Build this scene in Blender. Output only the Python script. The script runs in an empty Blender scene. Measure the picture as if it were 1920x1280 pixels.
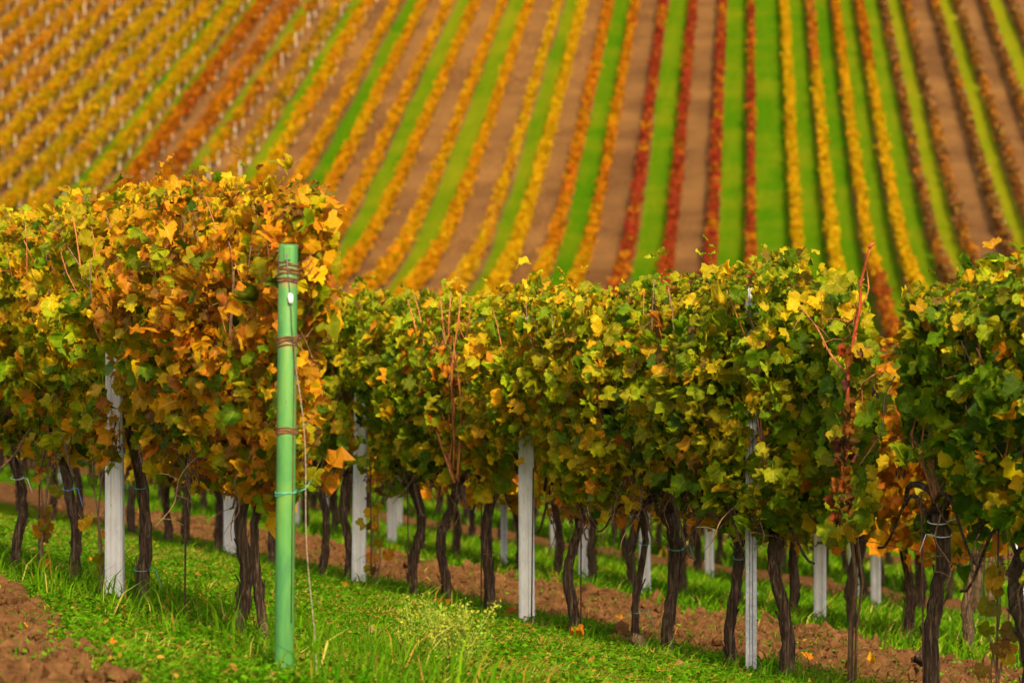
import bpy, math, random
import numpy as np
from mathutils import Matrix, Vector

R = math.radians
random.seed(7)
RNG = np.random.default_rng(11)
sc = bpy.context.scene
COL = sc.collection

# ------------------------------------------------------------------ camera, sky, sun, exposure
F = 7200.0                       # focal length in photograph pixels (135 mm on 36 mm film)
CAMZ = 1.6
cam_d = bpy.data.cameras.new('camera')
cam = bpy.data.objects.new('camera', cam_d)
COL.objects.link(cam)
cam.location = (0, 0, CAMZ)
cam.rotation_euler = (R(90), 0, 0)
cam_d.lens = 135.0
cam_d.sensor_width = 36.0
cam_d.clip_start = 0.5
cam_d.clip_end = 5000
cam_d.dof.use_dof = True
cam_d.dof.focus_distance = 19.3
cam_d.dof.aperture_fstop = 4.6
sc.camera = cam

SUN_AZ, SUN_EL = R(166), R(32)   # azimuth clockwise from +Y (the view direction), elevation
to_sun = Vector((math.sin(SUN_AZ) * math.cos(SUN_EL), math.cos(SUN_AZ) * math.cos(SUN_EL), math.sin(SUN_EL)))
world = bpy.data.worlds.new('World')
sc.world = world
world.use_nodes = True
wn = world.node_tree.nodes
wl = world.node_tree.links
wn.clear()
w_out = wn.new('ShaderNodeOutputWorld')
w_bg = wn.new('ShaderNodeBackground')
w_sky = wn.new('ShaderNodeTexSky')
w_sky.sky_type = 'NISHITA'
w_sky.sun_disc = False
w_sky.sun_elevation = SUN_EL
w_sky.sun_rotation = SUN_AZ
w_sky.air_density = 1.0
w_sky.dust_density = 4.0
w_sky.ozone_density = 0.6
w_bg.inputs['Strength'].default_value = 0.15
wl.new(w_sky.outputs[0], w_bg.inputs[0])
wl.new(w_bg.outputs[0], w_out.inputs[0])
sun_d = bpy.data.lights.new('sun', 'SUN')
sun = bpy.data.objects.new('sun', sun_d)
COL.objects.link(sun)
sun_d.energy = 4.6
sun_d.angle = R(3.5)
sun_d.color = (1.0, 0.82, 0.55)
sun.rotation_euler = (-to_sun).to_track_quat('-Z', 'Y').to_euler()
sun.location = (20, -40, 40)
vs = sc.view_settings
vs.view_transform = 'Standard'
vs.look = 'None'
vs.gamma = 1.0
vs.exposure = 0.6
vs.use_curve_mapping = False
sc.cycles.use_denoising = True
sc.cycles.max_bounces = 12
sc.cycles.diffuse_bounces = 8
sc.cycles.transparent_max_bounces = 8
sc.cycles.caustics_reflective = False
sc.cycles.caustics_refractive = False

# ------------------------------------------------------------------ helpers
def tag(o, label=None, cat=None, group=None, kind=None):
    if label: o['label'] = label
    if cat: o['category'] = cat
    if group: o['group'] = group
    if kind: o['kind'] = kind
    return o

def link(o, parent=None):
    COL.objects.link(o)
    if parent is not None:
        o.parent = parent
    return o

def empty(name, loc, label, cat, group=None):
    o = bpy.data.objects.new(name, None)
    o.empty_display_size = 0.1
    o.location = loc
    link(o)
    return tag(o, label, cat, group)

def make_mesh(name, verts, faces, mat=None, smooth=False, col=None, fattr=None):
    """verts Nx3; faces: list of int arrays MxK (each with one K)"""
    verts = np.ascontiguousarray(verts, dtype=np.float32)
    if not isinstance(faces, (list, tuple)):
        faces = [faces]
    faces = [np.asarray(f, dtype=np.int32) for f in faces if len(f)]
    me = bpy.data.meshes.new(name)
    me.vertices.add(len(verts))
    me.vertices.foreach_set('co', verts.ravel())
    loops = np.concatenate([f.ravel() for f in faces])
    totals = np.concatenate([np.full(len(f), f.shape[1], np.int32) for f in faces])
    starts = np.concatenate([[0], np.cumsum(totals)[:-1]]).astype(np.int32)
    me.loops.add(len(loops))
    me.loops.foreach_set('vertex_index', loops)
    me.polygons.add(len(totals))
    me.polygons.foreach_set('loop_start', starts)
    me.polygons.foreach_set('loop_total', totals)
    me.polygons.foreach_set('use_smooth', np.full(len(totals), smooth, dtype=bool))
    if col is not None:
        a = me.color_attributes.new('col', 'FLOAT_COLOR', 'POINT')
        c4 = np.ones((len(verts), 4), np.float32)
        c4[:, :3] = col
        a.data.foreach_set('color', c4.ravel())
    if fattr:
        for k, v in fattr.items():
            a = me.attributes.new(k, 'FLOAT', 'POINT')
            a.data.foreach_set('value', np.asarray(v, np.float32))
    me.update(calc_edges=True)
    me.validate()
    if mat: me.materials.append(mat)
    return me

def obj(name, me, parent=None, loc=None):
    o = bpy.data.objects.new(name, me)
    if loc is not None: o.location = loc
    return link(o, parent)

_tab = np.random.default_rng(5).random((256, 256))
def vnoise(x, y):
    x = np.asarray(x, float); y = np.asarray(y, float)
    xi = np.floor(x).astype(int); yi = np.floor(y).astype(int)
    fx = x - xi; fy = y - yi
    fx = fx * fx * (3 - 2 * fx); fy = fy * fy * (3 - 2 * fy)
    a = _tab[xi & 255, yi & 255]; b = _tab[(xi + 1) & 255, yi & 255]
    c = _tab[xi & 255, (yi + 1) & 255]; d = _tab[(xi + 1) & 255, (yi + 1) & 255]
    return (a * (1 - fx) + b * fx) * (1 - fy) + (c * (1 - fx) + d * fx) * fy
def fbm(x, y, o=4, g=0.5):
    s = 0; a = 1; n = 0
    for i in range(o):
        s = s + a * vnoise(x * 2 ** i + 17.3 * i, y * 2 ** i + 9.1 * i); n += a; a *= g
    return s / n
def sstep(a, b, x):
    t = np.clip((np.asarray(x, float) - a) / (b - a), 0, 1)
    return t * t * (3 - 2 * t)

class MB:
    """collects tubes and boxes into one mesh"""
    def __init__(self): self.v = []; self.q = []; self.t = []; self.n = 0
    def add(self, v, q=(), t=()):
        v = np.asarray(v, float)
        if len(q): self.q.append(np.asarray(q) + self.n)
        if len(t): self.t.append(np.asarray(t) + self.n)
        self.v.append(v); self.n += len(v)
    def tube(self, pts, rad, sides=6, cap=True, ridge=None):
        pts = np.asarray(pts, float); m = len(pts)
        rad = np.broadcast_to(np.asarray(rad, float), (m,))
        tan = np.gradient(pts, axis=0); tan /= np.linalg.norm(tan, axis=1)[:, None] + 1e-9
        ref = np.array([0.31, 0.95, 0.05]) if abs(tan[:, 2]).mean() > 0.6 else np.array([0, 0, 1.0])
        s1 = np.cross(tan, ref); s1 /= np.linalg.norm(s1, axis=1)[:, None] + 1e-9
        s2 = np.cross(tan, s1)
        ang = np.linspace(0, 2 * math.pi, sides, endpoint=False)
        rr = rad[:, None] * np.ones((1, sides))
        if ridge is not None: rr = rr * ridge(ang[None, :], np.linspace(0, 1, m)[:, None])
        v = pts[:, None, :] + rr[..., None] * (np.cos(ang)[None, :, None] * s1[:, None, :] + np.sin(ang)[None, :, None] * s2[:, None, :])
        v = v.reshape(-1, 3)
        i = np.arange(m - 1)[:, None] * sides; j = np.arange(sides)[None, :]
        jn = (j + 1) % sides
        q = np.stack([i + j, i + jn, i + sides + jn, i + sides + j], -1).reshape(-1, 4)
        t = []
        if cap:
            v = np.vstack([v, pts[:1], pts[-1:]])
            c0 = m * sides; c1 = c0 + 1
            for k in range(sides):
                kn = (k + 1) % sides
                t.append((c0, kn, k)); t.append((c1, (m - 1) * sides + k, (m - 1) * sides + kn))
        self.add(v, q, t)
    def prism(self, outline, z0, z1, taper=1.0, rot=0.0, off=(0, 0), bev=0.0):
        o = np.asarray(outline, float); n = len(o)
        cr, sr = math.cos(rot), math.sin(rot)
        o = np.stack([o[:, 0] * cr - o[:, 1] * sr, o[:, 0] * sr + o[:, 1] * cr], 1)
        rings = [(z0, 1.0), (z1 - bev, taper), (z1, taper * (0.8 if bev else 1.0))] if bev else [(z0, 1.0), (z1, taper)]
        v = []
        for z, s in rings:
            v += [(off[0] + x * s, off[1] + y * s, z) for x, y in o]
        m = len(rings)
        q = [(r * n + k, r * n + (k + 1) % n, (r + 1) * n + (k + 1) % n, (r + 1) * n + k) for r in range(m - 1) for k in range(n)]
        b = len(v); v.append((off[0], off[1], z1))
        t = [(b, (m - 1) * n + k, (m - 1) * n + (k + 1) % n) for k in range(n)]
        self.add(v, q, t)
    def mesh(self, name, mat, smooth=True):
        fs = []
        if self.q: fs.append(np.concatenate(self.q))
        if self.t: fs.append(np.concatenate(self.t))
        return make_mesh(name, np.concatenate(self.v), fs, mat, smooth)

# ------------------------------------------------------------------ place geometry
# foreground rows run along U; P is the distance of a row from the camera measured along N
ANG = math.atan2(2360.0, F)
S_, C_ = math.sin(ANG), math.cos(ANG)
U = np.array([-S_, C_]); N = np.array([C_, S_])
PA, DP = 4.33, 3.0
PROW = [PA + DP * i for i in range(8)]
_dp = np.array([-6, 0, 4.33, 7.33, 10.33, 13.33, 16.33, 19.33, 22.33, 25.3, 30, 60, 200])
_dv = np.array([.35, .92, 1.37, 1.72, 1.99, 2.33, 2.60, 2.85, 3.10, 3.32, 3.6, 5.0, 10.0])
HZ = np.array([245, 272, 291, 305, 340, 378, 428.])
HG = np.array([-2.1, 2.1, 4.1, 6.0, 14.0, 23.8, 36.7])
_hs = np.arange(180, 700, 1.0)
_hv = np.interp(_hs, np.concatenate([[180, 215], HZ, [470, 700]]), np.concatenate([[-7.2, -6.0], HG, [47.5, 90]]))
_kn = np.exp(-.5 * (np.arange(-30, 31) / 10.0) ** 2); _kn /= _kn.sum()
_hv = np.convolve(np.pad(_hv, 30, mode='edge'), _kn, 'valid')
HA = math.atan2(1409.0 - 960.0, F)         # hill rows' direction in plan
HD = np.array([math.sin(HA), math.cos(HA)]); HQ = np.array([math.cos(HA), -math.sin(HA)])
def hill_h(s): return np.interp(s, _hs, _hv)
def depth_p(p): return np.interp(p, _dp, _dv)
def gsm(X, Y):
    """smooth ground height"""
    X = np.asarray(X, float); Y = np.asarray(Y, float)
    p = X * C_ + Y * S_
    near = CAMZ - depth_p(p)
    s = X * HD[0] + Y * HD[1]
    far = CAMZ + hill_h(s)
    w = sstep(110, 215, Y)
    return near * (1 - w) + far * w
def soilmask(p, t):
    """1 where the foreground ground is tilled soil, 0 where it is grassed"""
    w = 0.5 * (fbm(p * 1.3 + 3, t * .8, 3) - .5) + .35 * (fbm(p * 5 + 1, t * 5, 2) - .5)
    def band(a, b): return sstep(a - .16, a + .16, p + w) * (1 - sstep(b - .16, b + .16, p + w))
    ed = np.clip(3.0 + (t - 13.7) * .125, 2.2, 4.0)
    m = (1 - sstep(ed - .14, ed + .14, p + .8 * w)) + band(7.78, 9.75) + band(13.75, 16.0) + band(19.7, 22.0) + band(25.5, 28)
    return np.clip(m, 0, 1)
def micro(p, t):
    m = soilmask(p, t)
    rough = 0.13 * (fbm(p * 2.2, t * 2.2, 3) - .5) + 0.10 * (np.abs(fbm(p * 7, t * 7, 3) - .5) * 2) + .03 * fbm(p * 22, t * 22, 2)
    soft = 0.06 * (fbm(p * 1.1 + 40, t * 1.1, 3) - .5)
    return soft + m * (rough - .03)
def ground(X, Y):
    p = X * C_ + Y * S_; t = -X * S_ + Y * C_
    return gsm(X, Y) + micro(p, t) * (1 - sstep(60, 90, Y))
def row_point(p, px):
    """the point of row p that the photograph shows at column px"""
    xp = (px - 960.0) / F
    Y = p / (xp * C_ + S_)
    return xp * Y, Y
def ground_pixel(px, py):
    xp = (px - 960.0) / F
    Ys = np.linspace(14, 90, 3000)
    d = CAMZ - gsm(xp * Ys, Ys) - (py - 640.0) / F * Ys
    i = int(np.argmax(d < 0))
    return xp * Ys[i], Ys[i]

# ------------------------------------------------------------------ materials
def new_mat(name):
    m = bpy.data.materials.new(name); m.use_nodes = True
    nt = m.node_tree; nt.nodes.clear()
    out = nt.nodes.new('ShaderNodeOutputMaterial')
    return m, nt, out
def nd(nt, typ, **kw):
    n = nt.nodes.new(typ)
    for k, v in kw.items():
        if k.startswith('i_'): n.inputs[k[2:].replace('_', ' ')].default_value = v
        else: setattr(n, k, v)
    return n
def mixc(nt, fac, a, b, blend='MIX'):
    n = nt.nodes.new('ShaderNodeMix'); n.data_type = 'RGBA'; n.blend_type = blend
    for idx, v in ((0, fac), (6, a), (7, b)):
        if hasattr(v, 'links'): nt.links.new(v, n.inputs[idx])
        elif idx == 0: n.inputs[0].default_value = v
        else: n.inputs[idx].default_value = (*v, 1)
    return n.outputs[2]
def ramp(nt, val, stops):
    n = nt.nodes.new('ShaderNodeValToRGB')
    el = n.color_ramp.elements
    while len(el) < len(stops): el.new(0.5)
    for e, (p, c) in zip(el, stops):
        e.position = p; e.color = (*c, 1) if len(c) == 3 else c
    nt.links.new(val, n.inputs[0])
    return n.outputs[0]
def noise(nt, scale, detail=3, rough=.55, vec=None, dist=0.0):
    n = nt.nodes.new('ShaderNodeTexNoise')
    n.inputs['Scale'].default_value = scale; n.inputs['Detail'].default_value = detail
    n.inputs['Roughness'].default_value = rough; n.inputs['Distortion'].default_value = dist
    if vec is not None: nt.links.new(vec, n.inputs['Vector'])
    return n.outputs['Fac']
def coords(nt, kind='Object', scale=(1, 1, 1)):
    tc = nt.nodes.new('ShaderNodeTexCoord')
    mp = nt.nodes.new('ShaderNodeMapping'); mp.inputs['Scale'].default_value = scale
    nt.links.new(tc.outputs[kind], mp.inputs[0])
    return mp.outputs[0]
def bump(nt, h, strength=.5, dist=.02):
    b = nt.nodes.new('ShaderNodeBump'); b.inputs['Strength'].default_value = strength; b.inputs['Distance'].default_value = dist
    nt.links.new(h, b.inputs['Height']); return b.outputs[0]
def bsdf(nt, out, color, rough=.8, normal=None, spec=.3, metal=0.0):
    b = nt.nodes.new('ShaderNodeBsdfPrincipled')
    if hasattr(color, 'links'): nt.links.new(color, b.inputs['Base Color'])
    else: b.inputs['Base Color'].default_value = (*color, 1)
    if hasattr(rough, 'links'): nt.links.new(rough, b.inputs['Roughness'])
    else: b.inputs['Roughness'].default_value = rough
    b.inputs['Specular IOR Level'].default_value = spec; b.inputs['Metallic'].default_value = metal
    if normal is not None: nt.links.new(normal, b.inputs['Normal'])
    if out is not None: nt.links.new(b.outputs[0], out.inputs[0])
    return b
def leaf_material(name, source, trans=.52, rough=.5, mott=9.0, spec=.14):
    m, nt, out = new_mat(name)
    if source == 'object':
        oi = nd(nt, 'ShaderNodeObjectInfo'); c = oi.outputs['Color']
        tc = nd(nt, 'ShaderNodeTexCoord')
        va = nd(nt, 'ShaderNodeVectorMath', operation='ADD')
        cb = nd(nt, 'ShaderNodeCombineXYZ')
        mu = nd(nt, 'ShaderNodeMath', operation='MULTIPLY'); mu.inputs[1].default_value = 60
        nt.links.new(oi.outputs['Random'], mu.inputs[0]); nt.links.new(mu.outputs[0], cb.inputs[2])
        nt.links.new(tc.outputs['Object'], va.inputs[0]); nt.links.new(cb.outputs[0], va.inputs[1])
        vec = va.outputs[0]; sc_ = 2.6
    else:
        at = nd(nt, 'ShaderNodeAttribute', attribute_name='col'); c = at.outputs['Color']
        vec = coords(nt, 'Object'); sc_ = mott
    n1 = noise(nt, sc_, 4, .65, vec)
    n2 = noise(nt, sc_ * 2.7, 3, .6, vec)
    hs = nd(nt, 'ShaderNodeHueSaturation'); nt.links.new(c, hs.inputs['Color'])
    hs.inputs['Hue'].default_value = .535; hs.inputs['Value'].default_value = .72; hs.inputs['Saturation'].default_value = 1.05
    f1 = ramp(nt, n1, [(.42, (0, 0, 0)), (.62, (1, 1, 1))])
    c1 = mixc(nt, f1, c, hs.outputs[0])
    rim = nd(nt, 'ShaderNodeAttribute', attribute_name='rim')
    mm = nd(nt, 'ShaderNodeMath', operation='MULTIPLY')
    nt.links.new(rim.outputs['Fac'], mm.inputs[0])
    f2 = ramp(nt, n2, [(.50, (0, 0, 0)), (.66, (.7, .7, .7))]); nt.links.new(f2, mm.inputs[1])
    brown = nd(nt, 'ShaderNodeHueSaturation'); nt.links.new(c, brown.inputs['Color'])
    brown.inputs['Hue'].default_value = .465; brown.inputs['Value'].default_value = .62
    c2 = mixc(nt, mm.outputs[0], c1, brown.outputs[0])
    if source == 'object':
        vl = nd(nt, 'ShaderNodeHueSaturation'); nt.links.new(c, vl.inputs['Color']); vl.inputs['Value'].default_value = 1.35; vl.inputs['Saturation'].default_value = .9
        c2 = mixc(nt, ramp(nt, rim.outputs['Fac'], [(.0, (.8, .8, .8)), (.10, (0, 0, 0))]), c2, vl.outputs[0])
    b = bsdf(nt, None, c2, rough, bump(nt, n2, .35, .03) if source == 'object' else None, spec)
    tr = nd(nt, 'ShaderNodeBsdfTranslucent'); nt.links.new(c2, tr.inputs[0])
    mx = nd(nt, 'ShaderNodeMixShader'); mx.inputs[0].default_value = trans
    nt.links.new(b.outputs[0], mx.inputs[1]); nt.links.new(tr.outputs[0], mx.inputs[2])
    nt.links.new(mx.outputs[0], out.inputs[0])
    return m
M = {}
M['leaf'] = leaf_material('vine leaf', 'object')
M['foliage'] = leaf_material('vine foliage', 'attr', mott=14, spec=.08)
M['far'] = leaf_material('far foliage', 'attr', .22, 1.0, 2.0, 0.0)
M['grass'] = leaf_material('grass blade', 'attr', .35, .8, 6, .02)

def bark_mat():
    m, nt, out = new_mat('vine bark')
    v = coords(nt, 'Object', (70, 70, 7)); v2 = coords(nt, 'Object', (16, 16, 3))
    a = noise(nt, 1.0, 5, .65, v, 1.0); b = noise(nt, 1.0, 3, .6, v2)
    c = ramp(nt, a, [(.32, (.016, .009, .006)), (.5, (.065, .037, .021)), (.66, (.20, .125, .07)), (.85, (.36, .25, .16))])
    c = mixc(nt, ramp(nt, b, [(.55, (0, 0, 0)), (.75, (.6, .6, .6))]), c, (.11, .085, .04))
    bsdf(nt, out, c, .9, bump(nt, a, 1.0, .02), .15)
    return m
M['bark'] = bark_mat()
def simple(name, c1, c2, scale, rough=.7, metal=0., stretch=(1, 1, 1), bs=.2, bd=.004, spec=.3):
    m, nt, out = new_mat(name)
    n = noise(nt, scale, 5, .6, coords(nt, 'Object', stretch))
    bsdf(nt, out, ramp(nt, n, [(.35, c1), (.65, c2)]), rough, bump(nt, n, bs, bd), spec, metal)
    return m
M['cane'] = simple('red brown cane', (.20, .06, .018), (.48, .17, .04), 12, .55, stretch=(6, 6, 1))
M['dead_cane'] = simple('grey brown twig', (.10, .05, .025), (.24, .14, .07), 14, .8, stretch=(6, 6, 1))
M['redcane'] = simple('crimson cane', (.20, .030, .012), (.42, .085, .022), 9, .5, stretch=(6, 6, 1))
M['rod'] = simple('rusted rod', (.035, .018, .012), (.14, .06, .03), 20, .75)
M['wire'] = simple('dark wire', (.05, .045, .04), (.18, .16, .14), 30, .5, .6)
M['rust'] = simple('rusted wire', (.07, .025, .010), (.20, .085, .03), 40, .75)
M['tie_green'] = simple('green twine', (.05, .26, .17), (.10, .36, .24), 30, .6)
M['tie_blue'] = simple('blue twine', (.10, .22, .5), (.2, .35, .6), 30, .6)
M['tie_white'] = simple('white twine', (.5, .5, .46), (.75, .75, .7), 30, .6)
M['tag'] = simple('white plastic', (.66, .66, .62), (.78, .78, .76), 30, .4)
def concrete():
    m, nt, out = new_mat('white concrete')
    v = coords(nt, 'Object', (1, 1, .5))
    a = noise(nt, 14, 5, .6, v); b = noise(nt, 60, 3, .6, v); e = noise(nt, 3.0, 4, .65, coords(nt, 'Object', (3, 3, 1)))
    c = ramp(nt, a, [(.3, (.60, .57, .52)), (.6, (.74, .72, .67))])
    c = mixc(nt, ramp(nt, e, [(.56, (0, 0, 0)), (.78, (.55, .55, .55))]), c, (.25, .20, .14))
    c = mixc(nt, ramp(nt, b, [(.66, (0, 0, 0)), (.74, (.7, .7, .7))]), c, (.25, .22, .18))
    bsdf(nt, out, c, .85, bump(nt, b, .35, .004), .25)
    return m
M['concrete'] = concrete()
def galvan():
    m, nt, out = new_mat('galvanised steel')
    a = noise(nt, 35, 3, .6, coords(nt, 'Object')); b = noise(nt, 2.5, 4, .6, coords(nt, 'Object', (8, 8, 1)))
    c = ramp(nt, a, [(.35, (.30, .32, .34)), (.65, (.46, .48, .50))])
    c = mixc(nt, ramp(nt, b, [(.5, (0, 0, 0)), (.8, (.6, .6, .6))]), c, (.22, .19, .16))
    bsdf(nt, out, c, .5, bump(nt, a, .1, .002), .4, .55)
    return m
M['galvan'] = galvan()
def greenpaint():
    m, nt, out = new_mat('green painted pipe')
    v = coords(nt, 'Object', (1, 1, .45))
    a = noise(nt, 7, 5, .6, v, .8); b = noise(nt, 45, 4, .65, coords(nt, 'Object', (1, 1, 1))); s = noise(nt, 2.2, 5, .65, coords(nt, 'Object', (7, 7, .8)))
    c = ramp(nt, a, [(.3, (.034, .15, .045)), (.5, (.065, .21, .045)), (.7, (.13, .25, .040))])
    c = mixc(nt, ramp(nt, s, [(.50, (0, 0, 0)), (.66, (.8, .8, .8))]), c, (.030, .13, .030))
    c = mixc(nt, ramp(nt, b, [(.62, (0, 0, 0)), (.72, (.7, .7, .7))]), c, (.09, .10, .04))
    tc = nd(nt, 'ShaderNodeTexCoord'); sp = nd(nt, 'ShaderNodeSeparateXYZ'); nt.links.new(tc.outputs['Object'], sp.inputs[0])
    mr = nd(nt, 'ShaderNodeMapRange'); mr.inputs['From Max'].default_value = 2.0
    nt.links.new(sp.outputs['Z'], mr.inputs['Value'])
    rz = [.96, 1.31, 1.55, 1.60]
    st = [(0, (0, 0, 0))]
    for z in rz:
        st += [((z - .03) / 2, (0, 0, 0)), (z / 2, (1, 1, 1)), ((z + .02) / 2, (0, 0, 0))]
    st = sorted(st)
    rr = ramp(nt, mr.outputs[0], st)
    rm = mixc(nt, ramp(nt, noise(nt, 30, 3, .6, coords(nt, 'Object', (1, 1, .4))), [(.35, (0, 0, 0)), (.6, (.8, .8, .8))]), (0, 0, 0), rr)
    c = mixc(nt, rm, c, (.30, .13, .035))
    bsdf(nt, out, c, .5, bump(nt, b, .15, .003), .4)
    return m
M['green'] = greenpaint()

def ground_mat(name, far=False):
    """soil and grass mixed by the attribute 'soil'; 'tone' turns the grass yellowish"""
    m, nt, out = new_mat(name)
    at = nd(nt, 'ShaderNodeAttribute', attribute_name='soil'); tn = nd(nt, 'ShaderNodeAttribute', attribute_name='tone')
    lt = nd(nt, 'ShaderNodeAttribute', attribute_name='litter')
    v = coords(nt, 'Object')
    k = .22 if far else 1.0
    a = noise(nt, 3.0 * k, 6, .65, v); b = noise(nt, 16 * k, 5, .65, v); g = noise(nt, 50 * k, 3, .6, v); w = noise(nt, .45 * k, 3, .5, v)
    soil = ramp(nt, b, [(.28, (.050, .023, .009)), (.5, (.104, .048, .018)), (.72, (.165, .082, .031))])
    soil = mixc(nt, ramp(nt, a, [(.4, (0, 0, 0)), (.7, (.55, .55, .55))]), soil, (.135, .066, .024))
    if far:
        soil = mixc(nt, ramp(nt, w, [(.38, (0, 0, 0)), (.66, (.85, .85, .85))]), soil, (.20, .100, .032))
    grass = ramp(nt, b, [(.3, (.024, .082, .001)), (.5, (.042, .120, .0015)), (.72, (.075, .165, .003))])
    dry = ramp(nt, b, [(.3, (.12, .14, .003)), (.7, (.20, .19, .006))])
    tf = nd(nt, 'ShaderNodeMath', operation='MULTIPLY_ADD')
    nt.links.new(ramp(nt, w, [(.4, (0, 0, 0)), (.65, (.4, .4, .4))]), tf.inputs[0]); tf.inputs[1].default_value = 1.0; nt.links.new(tn.outputs['Fac'], tf.inputs[2])
    grass = mixc(nt, tf.outputs[0], grass, dry)
    sm = nd(nt, 'ShaderNodeMath', operation='MULTIPLY_ADD')
    nt.links.new(a, sm.inputs[0]); sm.inputs[1].default_value = .7; nt.links.new(at.outputs['Fac'], sm.inputs[2])
    f = ramp(nt, sm.outputs[0], [(.72, (0, 0, 0)), (.98, (1, 1, 1))])
    c = mixc(nt, f, grass, soil)
    lm = nd(nt, 'ShaderNodeMath', operation='MULTIPLY'); nt.links.new(lt.outputs['Fac'], lm.inputs[0])
    nt.links.new(ramp(nt, noise(nt, 3.2 if far else 14, 4, .7, v), [(.56, (0, 0, 0)), (.66, (1, 1, 1))]), lm.inputs[1])
    c = mixc(nt, lm.outputs[0], c, (.46, .22, .05))
    bsdf(nt, out, c, 1.0, bump(nt, b, .8, .05 if far else .03), 0.0)
    return m
M['ground'] = ground_mat('vineyard ground')
M['hill'] = ground_mat('hillside ground', True)

# ------------------------------------------------------------------ ground sheets
def grid_faces(nu, nv):
    i = np.arange(nu - 1)[:, None] * nv; j = np.arange(nv - 1)[None, :]
    return np.stack([i + j, i + nv + j, i + nv + j + 1, i + j + 1], -1).reshape(-1, 4)

# wide sheet under everything
xs = np.concatenate([np.arange(-700, -60, 20), np.arange(-60, 60, 4), np.arange(60, 701, 20)])
ys = np.concatenate([np.arange(-80, 120, 4), np.arange(120, 900, 8)])
GX, GY = np.meshgrid(xs, ys, indexing='ij')
gz = gsm(GX, GY) - 0.5
V = np.stack([GX.ravel(), GY.ravel(), gz.ravel()], 1)
nv = len(V)
o = obj('ground', make_mesh('ground', V, grid_faces(len(xs), len(ys)), M['ground'], True, None,
        {'soil': np.full(nv, .3), 'tone': np.full(nv, .2), 'litter': np.zeros(nv)}))
tag(o, kind='structure')

# near field: tilled and grassed lanes
ps = np.concatenate([np.arange(1.5, 10.4, .05), np.arange(10.4, 17, .12), np.arange(17, 60, .8)])
ts = np.concatenate([np.arange(8, 13, .3), np.arange(13, 32, .055), np.arange(32, 60, .25), np.arange(60, 170, 1.0)])
PP, TT = np.meshgrid(ps, ts, indexing='ij')
XX = PP * N[0] + TT * U[0]; YY = PP * N[1] + TT * U[1]
ZZ = ground(XX, YY)
nv = XX.size
o = obj('vineyard_lanes', make_mesh('vineyard_lanes', np.stack([XX.ravel(), YY.ravel(), ZZ.ravel()], 1), grid_faces(len(ps), len(ts)), M['ground'], True, None,
        {'soil': soilmask(PP, TT).ravel(), 'tone': (.25 * fbm(PP * .8 + 9, TT * .8, 2)).ravel(), 'litter': np.full(nv, .25)}))
tag(o, kind='structure')

# far hillside: lanes between its rows
X0 = {-8: 992, -7: 1047, -6: 1094, -5: 1141, -4: 1190, -3: 1244, -2: 1299, -1: 1355, 0: 1409, 1: 1472, 2: 1520, 3: 1565, 4: 1609, 5: 1657, 6: 1698,
      7: 1750, 8: 1794, 9: 1842, 10: 1892, 11: 1940, -9: 942, -10: 890, -11: 838, -12: 793, -13: 740, -14: 686, -15: 638, -16: 590, -17: 543, -18: 491,
      -19: 449, -20: 400, -21: 355, -22: 300}
X3 = {0: 1406, -1: 1341, -2: 1271, -3: 1202, -4: 1137, -5: 1075, -6: 1013, -7: 953, -8: 887, -9: 819, -10: 757, -11: 694, -12: 633, -13: 570, -14: 503, -15: 432,
      -16: 374, -17: 315, -18: 248, -19: 180, -20: 114, -21: 57, -22: 4, 1: 1482, 2: 1541, 3: 1602, 4: 1660, 5: 1715, 6: 1768, 7: 1838, 8: 1890}
QROW = {}
for k in range(-31, 13):
    a = (X0[k] - 1409) / F * 428 if k in X0 else None
    b = (X3[k] - 1407) / F * 340 if k in X3 else None
    if a is not None and b is not None: QROW[k] = .5 * (a + b)
    elif a is not None: QROW[k] = a
for k in range(11, 13): QROW[k] = QROW[10] + 3.1 * (k - 10)
for k in range(-31, -22): QROW[k] = QROW[-22] + 3.0 * (k + 22)
# lane to the right of row k: 0 grass .. 1 soil, and how yellow its grass is
LANE = {-31: (1, 0), -30: (.9, 0), -29: (1, 0), -28: (1, 0), -27: (.9, 0), -26: (1, 0), -25: (1, 0), -24: (.9, 0), -23: (.8, .2), -22: (.35, .4), -21: (.5, .3), -20: (0, 0), -19: (.3, .2),
        -18: (1, 0), -17: (.4, .3), -16: (1, 0), -15: (.1, .3), -14: (1, 0), -13: (0, 0), -12: (1, 0), -11: (0, .25), -10: (1, 0), -9: (0, .35), -8: (1, 0), -7: (0, .3),
        -6: (1, 0), -5: (0, 0), -4: (1, 0), -3: (0, .15), -2: (1, 0), -1: (0, .1), 0: (0, 0), 1: (0, .1), 2: (0, .05), 3: (.1, .2), 4: (0, .25), 5: (0, .7), 6: (1, 0), 7: (0, .8), 8: (1, 0),
        9: (0, .8), 10: (1, 0), 11: (.5, .5), 12: (1, 0)}
qs = np.arange(-150, 110, .25); ss = np.concatenate([np.arange(200, 470, 2.5), np.arange(470, 800, 12)])
QQ, SS = np.meshgrid(qs, ss, indexing='ij')
kk = sorted(QROW)
qk = np.array([QROW[k] for k in kk])
idx = np.clip(np.searchsorted(qk, qs) - 1, 0, len(kk) - 1)
soil1 = np.array([LANE[kk[i]][0] for i in idx], float); tone1 = np.array([LANE[kk[i]][1] for i in idx], float)
dist = np.abs(qs[:, None] - qk[None, :]).min(1)
soil1 = np.where(dist < .5, .55 + .35 * soil1, soil1)
litter1 = np.where(np.array([kk[i] for i in idx]) < -4, .8, .35) * (soil1 > .6)
wob = fbm(QQ * 1.4, SS * .12, 3) - .5
XX = QQ * HQ[0] + SS * HD[0]; YY = QQ * HQ[1] + SS * HD[1]
ZZ = CAMZ + hill_h(SS) + .12 * wob
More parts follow.
